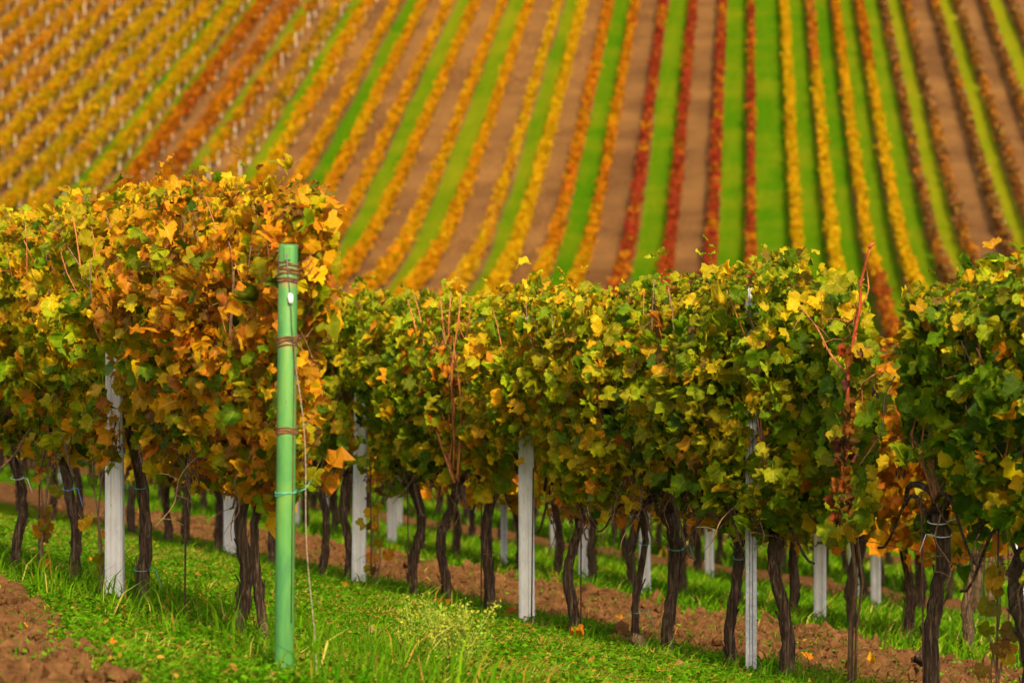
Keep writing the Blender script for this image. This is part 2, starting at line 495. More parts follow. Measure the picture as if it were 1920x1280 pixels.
ZZ = np.where(SS < 232, np.minimum(ZZ, gsm(XX, YY) - .3), ZZ)
lit = np.broadcast_to(litter1[:, None], QQ.shape) * (.3 + 1.1 * sstep(.4, .65, fbm(QQ * .1, SS * .03, 2)))
o = obj('hillside', make_mesh('hillside', np.stack([XX.ravel(), YY.ravel(), ZZ.ravel()], 1), grid_faces(len(qs), len(ss)), M['hill'], True, None,
        {'soil': np.clip(soil1[:, None] + .5 * wob, 0, 1).ravel(), 'tone': np.clip(tone1[:, None] + .5 * wob + 0 * SS, 0, 1).ravel(), 'litter': lit.ravel()}))
tag(o, kind='structure')

# ------------------------------------------------------------------ palettes (real leaf colours, linear)
PAL = dict(deep=(.070, .120, .004), green=(.160, .255, .006), lime=(.40, .45, .010), olive=(.36, .305, .010), yellow=(.76, .49, .014),
           gold=(.74, .345, .010), orange=(.72, .225, .012), rust=(.44, .125, .016), brown=(.20, .095, .022), red=(.46, .055, .018), tan=(.44, .26, .09),
           crimson=(.43, .036, .032), purple=(.22, .055, .040), wine=(.32, .026, .028))
def pick(weights, n, rng):
    ks = list(weights); w = np.array([weights[k] for k in ks], float); w /= w.sum()
    c = np.array([PAL[k] for k in ks])
    ch = c[rng.choice(len(ks), n, p=w)]
    ch2 = c[rng.choice(len(ks), n, p=w)]
    f = rng.random((n, 1)) * .35
    ch = ch * (1 - f) + ch2 * f
    return np.clip(ch * rng.uniform(.72, 1.22, (n, 1)), 0, .85)

# ------------------------------------------------------------------ hillside vine rows
def hill_row(k, wmain, wpatch, patch=.5, dens=34, width=.34, zlo=.6, zhi=1.95, gaps=0.0, posts=True, trunks=None, ends=None, label='', group=None):
    rng = np.random.default_rng(1000 + k)
    q = QROW[k]
    s0, s1 = 236, 452
    # keep the stretch the frame can see, with a margin
    sa = np.arange(s0, s1, 1.0)
    px = 960 + F * (q * HQ[0] + sa * HD[0]) / (q * HQ[1] + sa * HD[1])
    vis = sa[(px > -60) & (px < 1980)]
    if len(vis) < 5: return
    s0, s1 = vis.min(), vis.max()
    L = s1 - s0
    base = np.array([q * HQ[0] + s0 * HD[0], q * HQ[1] + s0 * HD[1]])
    bz = float(CAMZ + hill_h(s0))
    e = empty('vine_row', (base[0], base[1], bz), label, 'vine row', group)
    n = int(L * dens * (2.7 if not gaps > .2 else 2.2))
    width = width * (1.6 if k < -13 else 1.0)
    s = rng.uniform(s0, s1, n)
    vig = fbm(s * .45 + k * 7.7, s * 0 + k * 3.1, 3)           # vigour along the row
    if gaps > 0: s = s[vig > np.quantile(vig, gaps) - .05 * rng.random(n)]
    n = len(s); vig = fbm(s * .45 + k * 7.7, s * 0 + k * 3.1, 3)
    lat = rng.normal(0, width * .55, n) * (.6 + .8 * vig)
    top = zhi - .15 + .55 * vig
    z = zlo + (top - zlo) * rng.random(n) ** .8
    cx = (q + lat) * HQ[0] + s * HD[0] - base[0]; cy = (q + lat) * HQ[1] + s * HD[1] - base[1]
    cz = CAMZ + hill_h(s) + z - bz
    ctr = np.stack([cx, cy, cz], 1)
    size = rng.uniform(.09, .20, n)
    a = rng.normal(size=(n, 3)); a /= np.linalg.norm(a, axis=1)[:, None]
    b = np.cross(a, rng.normal(size=(n, 3))); b /= np.linalg.norm(b, axis=1)[:, None]
    Vv = np.stack([ctr - a * size[:, None], ctr + b * size[:, None] * .8, ctr + a * size[:, None], ctr - b * size[:, None] * .8], 1).reshape(-1, 3)
    pn = fbm(s * .22 + 31 * k, 0 * s + 5.5 * k, 3)
    cm = pick(wmain, n, rng); cp = pick(wpatch, n, rng)
    thr = np.quantile(pn, 1 - patch)
    usep = (pn + .06 * rng.normal(size=n)) > thr
    c = np.where(usep[:, None], cp, cm) * .58
    if ends is not None:
        for (sa_, sb_, wts) in ends:
            m_ = (s > sa_ + rng.normal(0, 3, n)) & (s < sb_ + rng.normal(0, 3, n))
            c = np.where(m_[:, None], pick(wts, n, rng) * .58, c)
    c = c * np.array([1.0, .87, .8])
    o = obj('foliage', make_mesh('hill_foliage', Vv, np.arange(4 * n).reshape(n, 4), M['far'], False, np.repeat(c, 4, 0)), e)
    o['kind'] = 'stuff'
    if trunks or (trunks is None and k < -7):
        mb = MB()
        for sv in np.arange(s0 + .5, s1, 1.1):
            x = q * HQ[0] + sv * HD[0] - base[0] + rng.normal(0, .04); y = q * HQ[1] + sv * HD[1] - base[1]; zz = float(CAMZ + hill_h(sv)) - bz
            mb.tube([(x, y, zz - .1), (x + .05, y, zz + .4), (x, y, zz + .85)], [.05, .04, .045], 4, False)
        o = obj('trunks', mb.mesh('hill_trunks', M['bark']), e); o['kind'] = 'stuff'
    if posts:
        step = 6.0
        for i, sv in enumerate(np.arange(s0 + 2 + (k * 1.7) % 4, s1, step)):
            o = bpy.data.objects.new('post', POST_FAR if k < 5 else POST_WOOD)
            o.location = ((q + .16) * HQ[0] + sv * HD[0] - base[0] + rng.normal(0, .05), q * HQ[1] + sv * HD[1] - base[1], float(CAMZ + hill_h(sv)) - bz)
            o.rotation_euler = (rng.normal(0, .02), rng.normal(0, .03), 0)
            link(o, e)
mb = MB(); mb.prism([(-.055, -.05), (.055, -.05), (.055, .05), (-.055, .05)], -.2, 1.5, .9, 0, (0, 0), .02)
POST_FAR = mb.mesh('far_post', simple('weathered pale post', (.50, .42, .29), (.66, .57, .42), 5), False)
mb = MB(); mb.prism([(-.045, -.04), (.045, -.04), (.045, .04), (-.045, .04)], -.2, 1.9, .9, 0, (0, 0), .02)
POST_WOOD = mb.mesh('far_wooden_post', simple('weathered brown post', (.16, .085, .045), (.28, .17, .09), 5), False)

GOLDEN = dict(gold=6, yellow=3, olive=2.5, orange=3, lime=1, brown=.6)
GOLD2 = dict(gold=5, olive=2.5, orange=4, brown=.6, lime=.6)
ORNG = dict(orange=5, gold=5, yellow=1, rust=.6)
YELL = dict(yellow=5, gold=4, orange=.6)
REDD = dict(crimson=7, red=2, wine=4, rust=.6)
REDO = dict(rust=5, red=3.5, orange=2.2, brown=1.2)
DEAD = dict(brown=4, tan=3, purple=3, rust=2)
ords = ['first', 'second', 'third', 'fourth', 'fifth', 'sixth', 'seventh', 'eighth', 'ninth', 'tenth', 'eleventh', 'twelfth', 'thirteenth']
GL = 'golden vine rows with pale posts on the upper left hillside'
for k in range(-31, -18):
    i = -18 - k - 1
    far = k < -24
    hill_row(k, GOLDEN if not far else GOLD2, dict(olive=4, lime=1.5, rust=1, gold=4) if k > -24 else dict(orange=4, tan=2, gold=2), .35, 34 if k > -24 else 26, .36, .92, 2.0, .05 if k > -24 else .16,
             label='golden vine row with pale posts, %s left of the red-orange pair on the hillside' % ords[i], group=GL)
hill_row(-18, REDO, dict(orange=3, rust=4, red=1), .4, 36, .36, label='red-orange vine row on the hillside, left row of the pair', group='red-orange pair of vine rows')
hill_row(-17, REDO, dict(orange=5, gold=1, rust=2), .45, 36, .36, label='red-orange vine row on the hillside, right row of the pair', group='red-orange pair of vine rows')
hill_row(-16, dict(orange=4, gold=3, olive=2), dict(red=3, rust=3, brown=1), .4, 22, .3, gaps=.3, label='gappy red and gold vine row just right of the red-orange pair uphill')
hill_row(-15, dict(gold=5, olive=3, orange=2), dict(brown=2, olive=3, gold=3), .4, 24, .3, gaps=.15, label='thin dull gold vine row with pale posts, second right of the red-orange pair')
hill_row(-14, ORNG, dict(gold=5, yellow=2), .3, 30, .34, gaps=.12, label='orange vine row beside the narrow grass lane, third right of the red-orange pair')
OL = 'orange vine rows in the middle of the hillside'
for k, lb in ((-13, 'orange-gold vine row along the left edge of the leftmost broad green lane'), (-12, 'orange vine row along the right edge of the leftmost broad green lane'),
              (-11, 'orange vine row edging the second broad green lane, left side'), (-10, 'orange vine row along the right edge of the second broad green lane from the left'),
              (-9, 'orange vine row along the left edge of the third broad green lane from the left'), (-8, 'orange vine row along the right edge of the third broad green lane from the left')):
    hill_row(k, ORNG, dict(gold=6, yellow=2, orange=2), .4, 36 if k != -11 else 30, .33, gaps=.12 if k in (-11, -9, -10) else .04, posts=False, label=lb, group=OL)
hill_row(-7, YELL, dict(gold=4, orange=3, tan=1), .35, 32, .3, gaps=.1, posts=False, label='yellow-gold vine row along the left edge of the fourth broad green lane')
hill_row(-6, YELL, dict(gold=5, yellow=3), .3, 40, .36, posts=False, label='bright yellow-gold vine row along the right edge of the fourth broad green lane')
hill_row(-5, dict(orange=5, rust=3, gold=2), dict(red=2, orange=5), .4, 38, .36, posts=False, ends=[(230, 300, dict(gold=5, yellow=2, orange=2))], label='orange vine row turning gold downhill, left of the fifth broad green lane')
hill_row(-4, dict(orange=5, gold=4, rust=1), dict(rust=3, orange=4, red=1), .4, 34, .32, posts=False, ends=[(230, 296, dict(gold=5, olive=2, orange=2))], label='orange and gold mottled vine row right of the fifth broad green lane')
RL = 'crimson vine rows right of the middle of the hillside'
hill_row(-3, REDD, dict(orange=3, gold=2, rust=2, crimson=2), .22, 36, .36, posts=False, label='crimson vine row flecked with gold, leftmost of the four crimson rows', group=RL)
hill_row(-2, REDD, dict(red=3, rust=2, crimson=3, orange=.6), .25, 36, .34, posts=False, label='crimson vine row left of the pale bare soil lane, second of the four crimson rows', group=RL)
hill_row(-1, REDD, dict(orange=3, gold=1.5, rust=2, crimson=3), .28, 36, .34, posts=False, label='crimson and orange vine row right of the pale bare soil lane', group=RL)
hill_row(0, REDD, dict(orange=3, gold=3, rust=2, crimson=3), .36, 34, .27, posts=False, label='crimson vine row with yellow spots, rightmost of the four crimson rows uphill', group=RL)
YL = 'bright yellow vine rows between green lanes'
hill_row(1, YELL, dict(yellow=4, gold=4), .4, 38, .33, posts=False, label='bright yellow vine row next right of the rightmost crimson row', group=YL)
hill_row(2, YELL, dict(yellow=5, gold=3), .4, 38, .33, posts=False, ends=[(384, 460, dict(orange=4, rust=3, red=1, tan=1))], label='yellow vine row, second right of the crimson rows, salmon red at its top', group=YL)
hill_row(3, dict(gold=5, yellow=3, orange=1.5), YELL, .5, 36, .31, posts=False, ends=[(392, 460, dict(orange=5, rust=2, gold=1)), (225, 283, dict(crimson=3, rust=3, orange=3, purple=2))], label='yellow vine row, third right of the crimson rows, reddish at its foot', group=YL)
hill_row(4, YELL, dict(yellow=5, gold=4), .5, 38, .33, posts=False, ends=[(386, 460, dict(rust=4, orange=3, red=2))], label='rightmost bright yellow vine row, rust red at its top end', group=YL)
DL = 'bare brown vine rows at the right of the hillside'
for k, lb in ((5, 'nearly bare reddish brown vine row next right of the bright yellow rows'), (6, 'nearly bare brown vine row, second right of the bright yellow rows, with orange tufts'),
              (7, 'nearly bare brown vine row, third right of the bright yellow rows, beyond tan soil'), (8, 'nearly bare brown vine row, fourth right of the bright yellow rows'),
              (9, 'nearly bare brown vine row, fifth right of the bright yellow rows, upper right corner'), (10, 'nearly bare brown vine row, last but one at the upper right corner'), (11, 'nearly bare brown vine row at the far upper right corner')):
    hill_row(k, DEAD, dict(orange=4, tan=2, rust=2),   .18, 24, .30, .2, 1.75, .05, posts=True, trunks=True, label=lb, group=DL)

# ------------------------------------------------------------------ vine leaves
HALF = [(0, 1.0), (.07, .90), (.15, .90), (.19, .79), (.28, .76), (.31, .66), (.41, .70), (.50, .68), (.53, .56), (.60, .50), (.54, .40), (.62, .32), (.66, .20), (.60, .10), (.58, -.02), (.46, -.08), (.38, -.19), (.24, -.20), (.12, -.12), (.04, -.01)]
def leaf_mesh(name, rng, simple_=False, petiole=True, shrivel=0.0):
    half = HALF if not simple_ else [(0, 1.0), (.2, .72), (.5, .66), (.46, .34), (.6, .1), (.25, -.18), (.0, .0)]
    right = np.array(half); left = right[1:][::-1] * np.array([-1, 1])
    ring = np.vstack([right, left[:-1] if simple_ else left])
    ring = ring * rng.uniform(.92, 1.08, (len(ring), 1))
    n = len(ring)
    mid = np.array([[0, .05], [0, .38], [0, .70]])
    pts = np.vstack([mid, ring])
    rim = np.concatenate([np.zeros(3), np.ones(n)])
    x, y = pts[:, 0], pts[:, 1]
    r2 = x ** 2 + (y - .35) ** 2
    fold, cup, curl, ph = rng.normal(.22, .30), rng.normal(-.35, .35), rng.normal(-.2, .35), rng.uniform(0, 6.28)
    z = fold * np.abs(x) + cup * r2 + curl * np.clip(y - .3, 0, None) ** 2 + rim * .11 * np.sin(5 * np.arctan2(x, y - .35) + ph)
    if shrivel:
        z = z + shrivel * (np.abs(x) * 1.1 + .25 * np.sin(9 * y + ph)); x = x * (1 - .55 * shrivel)
    v = np.stack([x, y, z], 1)
    f = []
    for i in range(n):
        j = (i + 1) % n
        ym = .5 * (ring[i, 1] + ring[j, 1])
        c = 2 if ym > .66 else (1 if ym > .22 else 0)
        f.append((c, 3 + j, 3 + i))
    # close the seams along the midrib
    def near(c1, c2):
        for i in range(n):
            j = (i + 1) % n
            a = 2 if .5 * (ring[i, 1] + ring[j, 1]) > .66 else (1 if .5 * (ring[i, 1] + ring[j, 1]) > .22 else 0)
            jj = (j + 1) % n
            b = 2 if .5 * (ring[j, 1] + ring[jj, 1]) > .66 else (1 if .5 * (ring[j, 1] + ring[jj, 1]) > .22 else 0)
            if a != b: f.append((a, b, 3 + j))
    near(0, 1)
    if petiole:
        b = len(v); l = rng.uniform(.5, .9); dz = rng.uniform(-.1, .35)
        v = np.vstack([v, [(-.018, .06, .0), (.018, .06, .0), (.015, -l * .5, -dz * .3), (-.015, -l * .5, -dz * .3), (0, -l, -dz)]])
        rim = np.concatenate([rim, [.9] * 5])
        f += [(b, b + 1, b + 2), (b, b + 2, b + 3), (b + 3, b + 2, b + 4)]
    return v, np.array(f), rim
LV = []
for i in range(14):
    v, f, rim = leaf_mesh('leaf', np.random.default_rng(60 + i))
    LV.append(make_mesh('leaf_shape', v, f, M['leaf'], True, None, {'rim': rim}))
LSH = []
for i in range(5):
    v, f, rim = leaf_mesh('leaf', np.random.default_rng(160 + i), shrivel=.8 + .1 * i)
    LSH.append(make_mesh('dry_leaf_shape', v, f, M['leaf'], True, None, {'rim': rim}))
LS = [leaf_mesh('l', np.random.default_rng(90 + i), True, False) for i in range(8)]
LS2 = [leaf_mesh('l', np.random.default_rng(190 + i), False, False) for i in range(8)]

def leaf_frames(nrm, tip):
    nrm = nrm / (np.linalg.norm(nrm, axis=1)[:, None] + 1e-9)
    tip = tip - nrm * (tip * nrm).sum(1)[:, None]
    tip = tip / (np.linalg.norm(tip, axis=1)[:, None] + 1e-9)
    x = np.cross(tip, nrm)
    return x, tip, nrm
def merged_leaves(name, pos, x, t, n, size, col, shapes=LS, mat='foliage'):
    vs_, fs_, cs_, rs_ = [], [], [], []
    off = 0
    which = np.arange(len(pos)) % len(shapes)
    for w, (lv, lf, rim) in enumerate(shapes):
        m = which == w
        k = int(m.sum())
        if k == 0: continue
        P = pos[m][:, None, :] + size[m][:, None, None] * (lv[None, :, 0:1] * x[m][:, None, :] + lv[None, :, 1:2] * t[m][:, None, :] + lv[None, :, 2:3] * n[m][:, None, :])
        nvx = lv.shape[0]
        fs_.append((lf[None] + (np.arange(k) * nvx)[:, None, None] + off).reshape(-1, 3))
        vs_.append(P.reshape(-1, 3)); off += k * nvx
        cs_.append(np.repeat(col[m], nvx, 0)); rs_.append(np.tile(rim, k))
    return make_mesh(name, np.concatenate(vs_), np.concatenate(fs_), M[mat], False, np.concatenate(cs_), {'rim': np.concatenate(rs_)})

# colour mixes by place in the rows
def mix_at(row, px, h, rng):
    """weights for a leaf at photograph column px and height fraction h (0 bottom .. 1 top)"""
    if row == 'A':
        if px < 180: w = dict(olive=4, lime=3.6, yellow=2.2, gold=2.4, green=2.2, orange=1.0, deep=.4)
        elif px < 330: w = dict(gold=4.2, olive=3.2, orange=3.4, rust=1, lime=1.2, yellow=1.2, green=1.6, brown=.7, deep=.7)
        else: w = dict(gold=4.5, orange=5, olive=2.4, rust=2.2, brown=1.2, yellow=1.0, green=1.2, lime=.5, deep=.6)
        if h > .8: w['gold'] = w.get('gold', 0) + 2; w['yellow'] = w.get('yellow', 0) + 1; w['brown'] = w.get('brown', 0) + .6
        if h < .35: w['green'] = w.get('green', 0) + 2; w['deep'] = w.get('deep', 0) + 1; w['orange'] = w.get('orange', 0) + .8
        return w
    if px < 860: w = dict(green=4.5, lime=5, olive=2, yellow=2, deep=1, gold=.8, orange=.35)
    elif px < 1150: w = dict(lime=4, yellow=3.6, green=2.4, olive=2.6, gold=2.4, orange=.7, deep=.4)
    elif px < 1420: w = dict(olive=4, green=5, lime=3, yellow=1.3, gold=1.1, deep=2.2, brown=.6, rust=.4)
    elif px < 1660: w = dict(green=6, olive=3, lime=2.6, yellow=.7, deep=3, brown=.5, gold=.5)
    else: w = dict(green=6.5, deep=4, lime=2.6, olive=1.8, yellow=.5, orange=.4, gold=.4)
    if h > .45: w['lime'] += 1.0; w['yellow'] = w.get('yellow', 0) + .8; w['olive'] += .6
    if h > .8:
        w['lime'] += 1.5; w['yellow'] = w.get('yellow', 0) + 2.4; w['gold'] = w.get('gold', 0) + 1.0; w['brown'] = w.get('brown', 0) + .4; w['olive'] += 1
    if h < .3: w['gold'] = w.get('gold', 0) + .9; w['yellow'] = w.get('yellow', 0) + 1.2; w['orange'] = w.get('orange', 0) + .6; w['green'] += 1
    return w
# canopy outline of the two front rows, from columns of the photograph: (column, top line, bottom line)
PROF = {'A': [(-120, 440, 800), (0, 412, 838), (60, 400, 850), (140, 384, 885), (188, 368, 872), (200, 364, 755), (232, 352, 755), (244, 351, 868), (300, 348, 850), (420, 345, 905), (520, 343, 930), (550, 345, 915), (575, 350, 850), (600, 352, 700), (632, 385, 600)],
        'B': [(560, 575, 880), (640, 560, 905), (656, 556, 890), (664, 554, 775), (688, 548, 775), (698, 545, 870), (745, 550, 915), (800, 556, 925), (835, 556, 885), (880, 556, 935), (950, 548, 900), (975, 546, 860), (1000, 544, 870), (1030, 541, 965), (1100, 535, 985), (1160, 540, 985), (1230, 520, 960), (1300, 503, 960),
              (1420, 497, 985), (1500, 487, 1010), (1580, 500, 1010), (1632, 545, 960), (1662, 690, 900), (1690, 570, 700), (1740, 545, 830), (1790, 540, 1030), (1850, 505, 1080), (1930, 480, 1090), (2060, 460, 1100)]}
def heights(row, px):
    p = PA if row == 'A' else PA + DP
    pr = np.array(PROF[row], float)
    top = np.interp(px, pr[:, 0], pr[:, 1]); bot = np.interp(px, pr[:, 0], pr[:, 2])
    X, Y = row_point(p, np.asarray(px, float))
    g = CAMZ - gsm(X, Y)
    return g - (bot - 640) * Y / F, g - (top - 640) * Y / F       # heights above the ground

def trunk_mesh(name, seed, h, r0, lean=(0, 0), fork=None, arms=True):
    rng = np.random.default_rng(seed)
    mb = MB()
    def one(x1, y1, h, r0):
        r0 = r0 * .66
        m = 22
        z = np.linspace(-.08, h, m); f = np.linspace(0, 1, m)
        wx = x1 * f + .065 * np.sin(f * rng.uniform(4, 8) + rng.uniform(0, 6)) * f + .003 * rng.normal(size=m)
        wy = y1 * f + .035 * np.sin(f * rng.uniform(4, 8) + rng.uniform(0, 6)) * f
        rad = r0 * (1.15 - .35 * f + .5 * np.exp(-((f - .97) / .09) ** 2) + .16 * np.exp(-(f / .07) ** 2)) * (1 + .05 * rng.normal(size=m))
        tw = rng.uniform(-4, 4); ph = rng.uniform(0, 6, 3); nz = rng.normal(size=(m, 14))
        def ridge(a, tt):
            return 1 + .13 * np.sin(3 * a + tw * tt + ph[0]) + .10 * np.sin(7 * a + 1.5 * tw * tt + ph[1]) + .07 * nz
        mb.tube(np.stack([wx, wy, z], 1), rad, 14, True, ridge)
        # peeling strips of bark
        for _ in range(7):
            k0 = rng.integers(2, m - 6); a = rng.uniform(0, 6.28); ln = rng.integers(3, 6)
            q = [(wx[k] + math.cos(a) * rad[k] * 1.12, wy[k] + math.sin(a) * rad[k] * 1.12, z[k]) for k in range(k0, k0 + ln)]
            q[-1] = (q[-1][0] + .015 * math.cos(a), q[-1][1] + .015 * math.sin(a), q[-1][2])
            mb.tube(q, .004, 4, False)
        return np.array([wx[-1], wy[-1], z[-1]])
    tops = [one(lean[0], lean[1], h, r0)]
    if fork: tops.append(one(fork[0], fork[1], h * .95, r0 * .8))
    for tpt in tops:
        if not arms: break
        for sgn in (-1, 1):
            l = rng.uniform(.35, .6)
            f = np.linspace(0, 1, 9)
            ax = tpt[0] + sgn * U[0] * l * f + .02 * np.sin(f * 7); ay = tpt[1] + sgn * U[1] * l * f
            az = tpt[2] + .16 * np.sin(f * 2.6) - .06 * f
            mb.tube(np.stack([ax, ay, az], 1), np.linspace(.022, .010, 9), 7, True)
    return mb.mesh(name, M['bark']), tops

def cane_mesh(p0, p1, rng, r=.0045, wob=.05, mat='cane', tendril=True):
    f = np.linspace(0, 1, 12)
    pts = np.array(p0)[None] * (1 - f[:, None]) + np.array(p1)[None] * f[:, None]
    pts[:, 0] += wob * np.sin(f * rng.uniform(2, 6) + rng.uniform(0, 6)) * np.sin(f * 3.14)
    pts[:, 1] += wob * np.sin(f * rng.uniform(2, 6) + rng.uniform(0, 6)) * np.sin(f * 3.14)
    mb = MB()
    knots = 1 + .25 * (np.arange(12) % 3 == 0)
    mb.tube(pts, r * (1.2 - .6 * f) * knots, 6, True)
    if tendril:
        for _ in range(3):
            k = rng.integers(3, 11); d = rng.normal(size=3); d /= np.linalg.norm(d)
            l = rng.uniform(.05, .14)
            mb.tube([pts[k], pts[k] + d * l * .5, pts[k] + d * l + (0, 0, -.02)], [.002, .0016, .001], 4, False)
    return mb.mesh('cane_shape', M[mat])

def put_leaf(e, me, pos, x, t, n, size, color):
    o = bpy.data.objects.new('leaf', me)
    o.matrix_local = Matrix(((x[0] * size, t[0] * size, n[0] * size, pos[0]), (x[1] * size, t[1] * size, n[1] * size, pos[1]), (x[2] * size, t[2] * size, n[2] * size, pos[2]), (0, 0, 0, 1)))
    o.color = (color[0], color[1], color[2], 1)
    COL.objects.link(o); o.parent = e

def front_vine(row, px, lo, hi, seed, label, group, r0=.040, lean=(0, 0), fork=None, nobj=300, dens=1.0, trunk_h=None, xmin=-400, xmax=2400):
    """a vine of the two front rows: foliage fills photograph columns lo..hi of its row"""
    rng = np.random.default_rng(seed)
    p = PA if row == 'A' else PA + DP
    bx, by = row_point(p, px)
    bz = float(ground(bx, by))
    e = empty('grapevine', (bx, by, bz), label, 'grapevine', group)
    h = trunk_h or .80
    tm, tops = trunk_mesh('trunk_shape', seed, h, r0, lean, fork)
    tr = obj('trunk', tm, e)
    # foliage
    xa, ya = row_point(p, lo); xb, yb = row_point(p, hi)
    span = math.hypot(xa - xb, ya - yb)
    n = int(1300 * span * dens) + 60
    f = rng.random(n); X = xa + (xb - xa) * f; Y = ya + (yb - ya) * f
    cols = 960 + F * X / Y
    lat = np.clip(rng.normal(-.25, .75, n), -1.25, 1.25)
    X = X + N[0] * lat * .26; Y = Y + N[1] * lat * .26
    cols = 960 + F * X / Y
    pr = np.array(PROF[row], float)
    gg = gsm(X, Y)
    ht = CAMZ - (np.interp(cols, pr[:, 0], pr[:, 1]) + 8 - 640) * Y / F - gg
    hb = CAMZ - (np.interp(cols, pr[:, 0], pr[:, 2]) - 40 - 640) * Y / F - gg
    tt = -X * S_ + Y * C_
    ht = ht + np.where(rng.random(n) < .08, .17 * rng.random(n), 0) + .24 * (fbm(tt * 2.6, tt * 0 + 7.7, 2) - .5)
    hb = hb + .42 * (fbm(tt * 2.0 + 50, tt * 0 + 3.0, 2) - .5)
    u = rng.random(n) ** .92
    z = hb + (ht - hb) * u
    half = (.20 + .12 * fbm(tt * 2.0 + 9, z * 2.0, 2)) * (.55 + .45 * np.sin(np.clip(u, .02, 1) * 2.9)) - .26
    # hollows where one looks into the dark inside
    hol = fbm(tt * 4.5 + 5, z * 4.5 + seed * .1, 2)
    front = (lat < -.2) & (hol < .43)
    off = lat * half + np.where(front, -lat * .3, 0)
    X = X + N[0] * off; Y = Y + N[1] * off
    cf = 960 + F * X / Y
    kp = (cf < xmax - 14) & (cf > xmin) & (ht > hb)
    X, Y, z, u, lat, tt, cols = [a_[kp] for a_ in (X, Y, z, u, lat, tt, cf)]
    n = len(X)
    pos = np.stack([X - bx, Y - by, gsm(X, Y) + z - bz], 1)
    outw = np.stack([N[0] * lat, N[1] * lat, 0 * lat], 1)
    up = np.zeros((n, 3)); up[:, 2] = .35 + 1.0 * sstep(.75, 1.0, u)
    cv = np.array([0, -.35, 0])
    nrm = outw * .7 + up + cv + rng.normal(size=(n, 3)) * .75
    tip = np.stack([rng.normal(size=n) * .7, rng.normal(size=n) * .7, -1.0 + 1.0 * sstep(.85, 1, u) + rng.normal(size=n) * .35], 1) + outw * .4
    x, t, nn = leaf_frames(nrm, tip)
    size = (.040 + .066 * rng.random(n) ** 1.5) * (1 - .30 * sstep(.82, 1, u))
    # colours: drawn from the mix of the place, in clumps
    col = np.zeros((n, 3))
    zone = np.floor(u * 5).astype(int)
    for zi in range(6):
        for ci in range(int(cols.min() // 60) - 1, int(cols.max() // 60) + 2):
            m = (zone == zi) & ((cols // 60).astype(int) == ci)
            if m.any(): col[m] = pick(mix_at(row, ci * 60 + 30, (zi + .5) / 5, rng), int(m.sum()), rng)
    score = -lat + .9 * sstep(.8, 1, u) + rng.random(n) * .25
    order = np.argsort(-score)
    big = order[:nobj]; rest = order[nobj:]
    for i in big:
        shp = LV[rng.integers(len(LV))] if rng.random() > .22 else LSH[rng.integers(len(LSH))]
        put_leaf(e, shp, pos[i], x[i], t[i], nn[i], size[i], col[i])
    if len(rest):
        for part_, shp_ in ((rest[:420], LS2), (rest[420:], LS)):
            if len(part_) == 0: continue
            o = obj('inner_foliage', merged_leaves('inner_leaves', pos[part_], x[part_], t[part_], nn[part_], size[part_] * (1.0 if shp_ is LS2 else 1.1), col[part_], shp_), e)
            o['kind'] = 'stuff'
    # canes
    for i in range(max(5, int(11 * span))):
        tp = tops[i % len(tops)]
        a = rng.uniform(0, 1); ex = xa + (xb - xa) * a; ey = ya + (yb - ya) * a
        h0, h1 = heights(row, 960 + F * ex / ey)
        q = .6 * rng.random() - .05
        s0 = np.array([tp[0] * .5 + (ex - bx) * q, tp[1] * .5 + (ey - by) * q, tp[2] + rng.uniform(-.02, .12)])
        s1 = np.array([ex - bx + N[0] * rng.uniform(-.34, .05), ey - by + N[1] * rng.uniform(-.34, .05), float(gsm(ex, ey)) - bz + float(h1) + rng.uniform(-.4, -.04)])
        cx_ = 960 + F * (s1[0] + bx) / (s1[1] + by)
        prt = np.interp(cx_, [v_[0] for v_ in PROF[row]], [v_[1] for v_ in PROF[row]])
        s1[2] = min(s1[2], CAMZ - (prt - 640 + rng.uniform(-14, 60)) * (s1[1] + by) / F - bz)
        if cx_ > xmax or cx_ < xmin: continue
        obj('cane', cane_mesh(s0, s1, rng, rng.uniform(.0035, .006), .07, 'cane' if rng.random() < .6 else 'dead_cane'), e)
    for sg in (-1, 1):
        tp = tops[0]; l = rng.uniform(.35, .6); f_ = np.linspace(0, 1, 10)
        ar = np.stack([tp[0] + sg * U[0] * l * f_ - N[0] * .05, tp[1] + sg * U[1] * l * f_ - N[1] * .05, tp[2] - .02 + rng.uniform(.05, .16) * np.sin(f_ * 5) - .06 * f_], 1)
        mb = MB(); mb.tube(ar, np.linspace(.011, .006, 10), 6); obj('arm', mb.mesh('arm_shape', M['dead_cane' if rng.random() < .6 else 'bark']), e)
    for i in range(2):
        a = rng.uniform(.1, .9); ex = xa + (xb - xa) * a; ey = ya + (yb - ya) * a
        h0, h1 = heights(row, 960 + F * ex / ey)
        c0 = np.array([ex - bx - N[0] * .18, ey - by - N[1] * .18, float(gsm(ex, ey)) - bz + float(h0) + .10])
        mb = MB(); mb.tube([c0 + (0, 0, .07), c0, c0 - (0, 0, .08)], [.002, .002, .001], 4)
        for j in range(22):
            d = rng.normal(size=3) * (.022, .022, 0) + (0, 0, rng.uniform(-.09, .03))
            mb.tube([c0 + d * (.3, .3, 1), c0 + d * .8, c0 + d, c0 + d * 1.15], [.001, .001, .005, .001], 4, False)
        obj('dried_bunch', mb.mesh('bunch_shape', M['rod']), e)
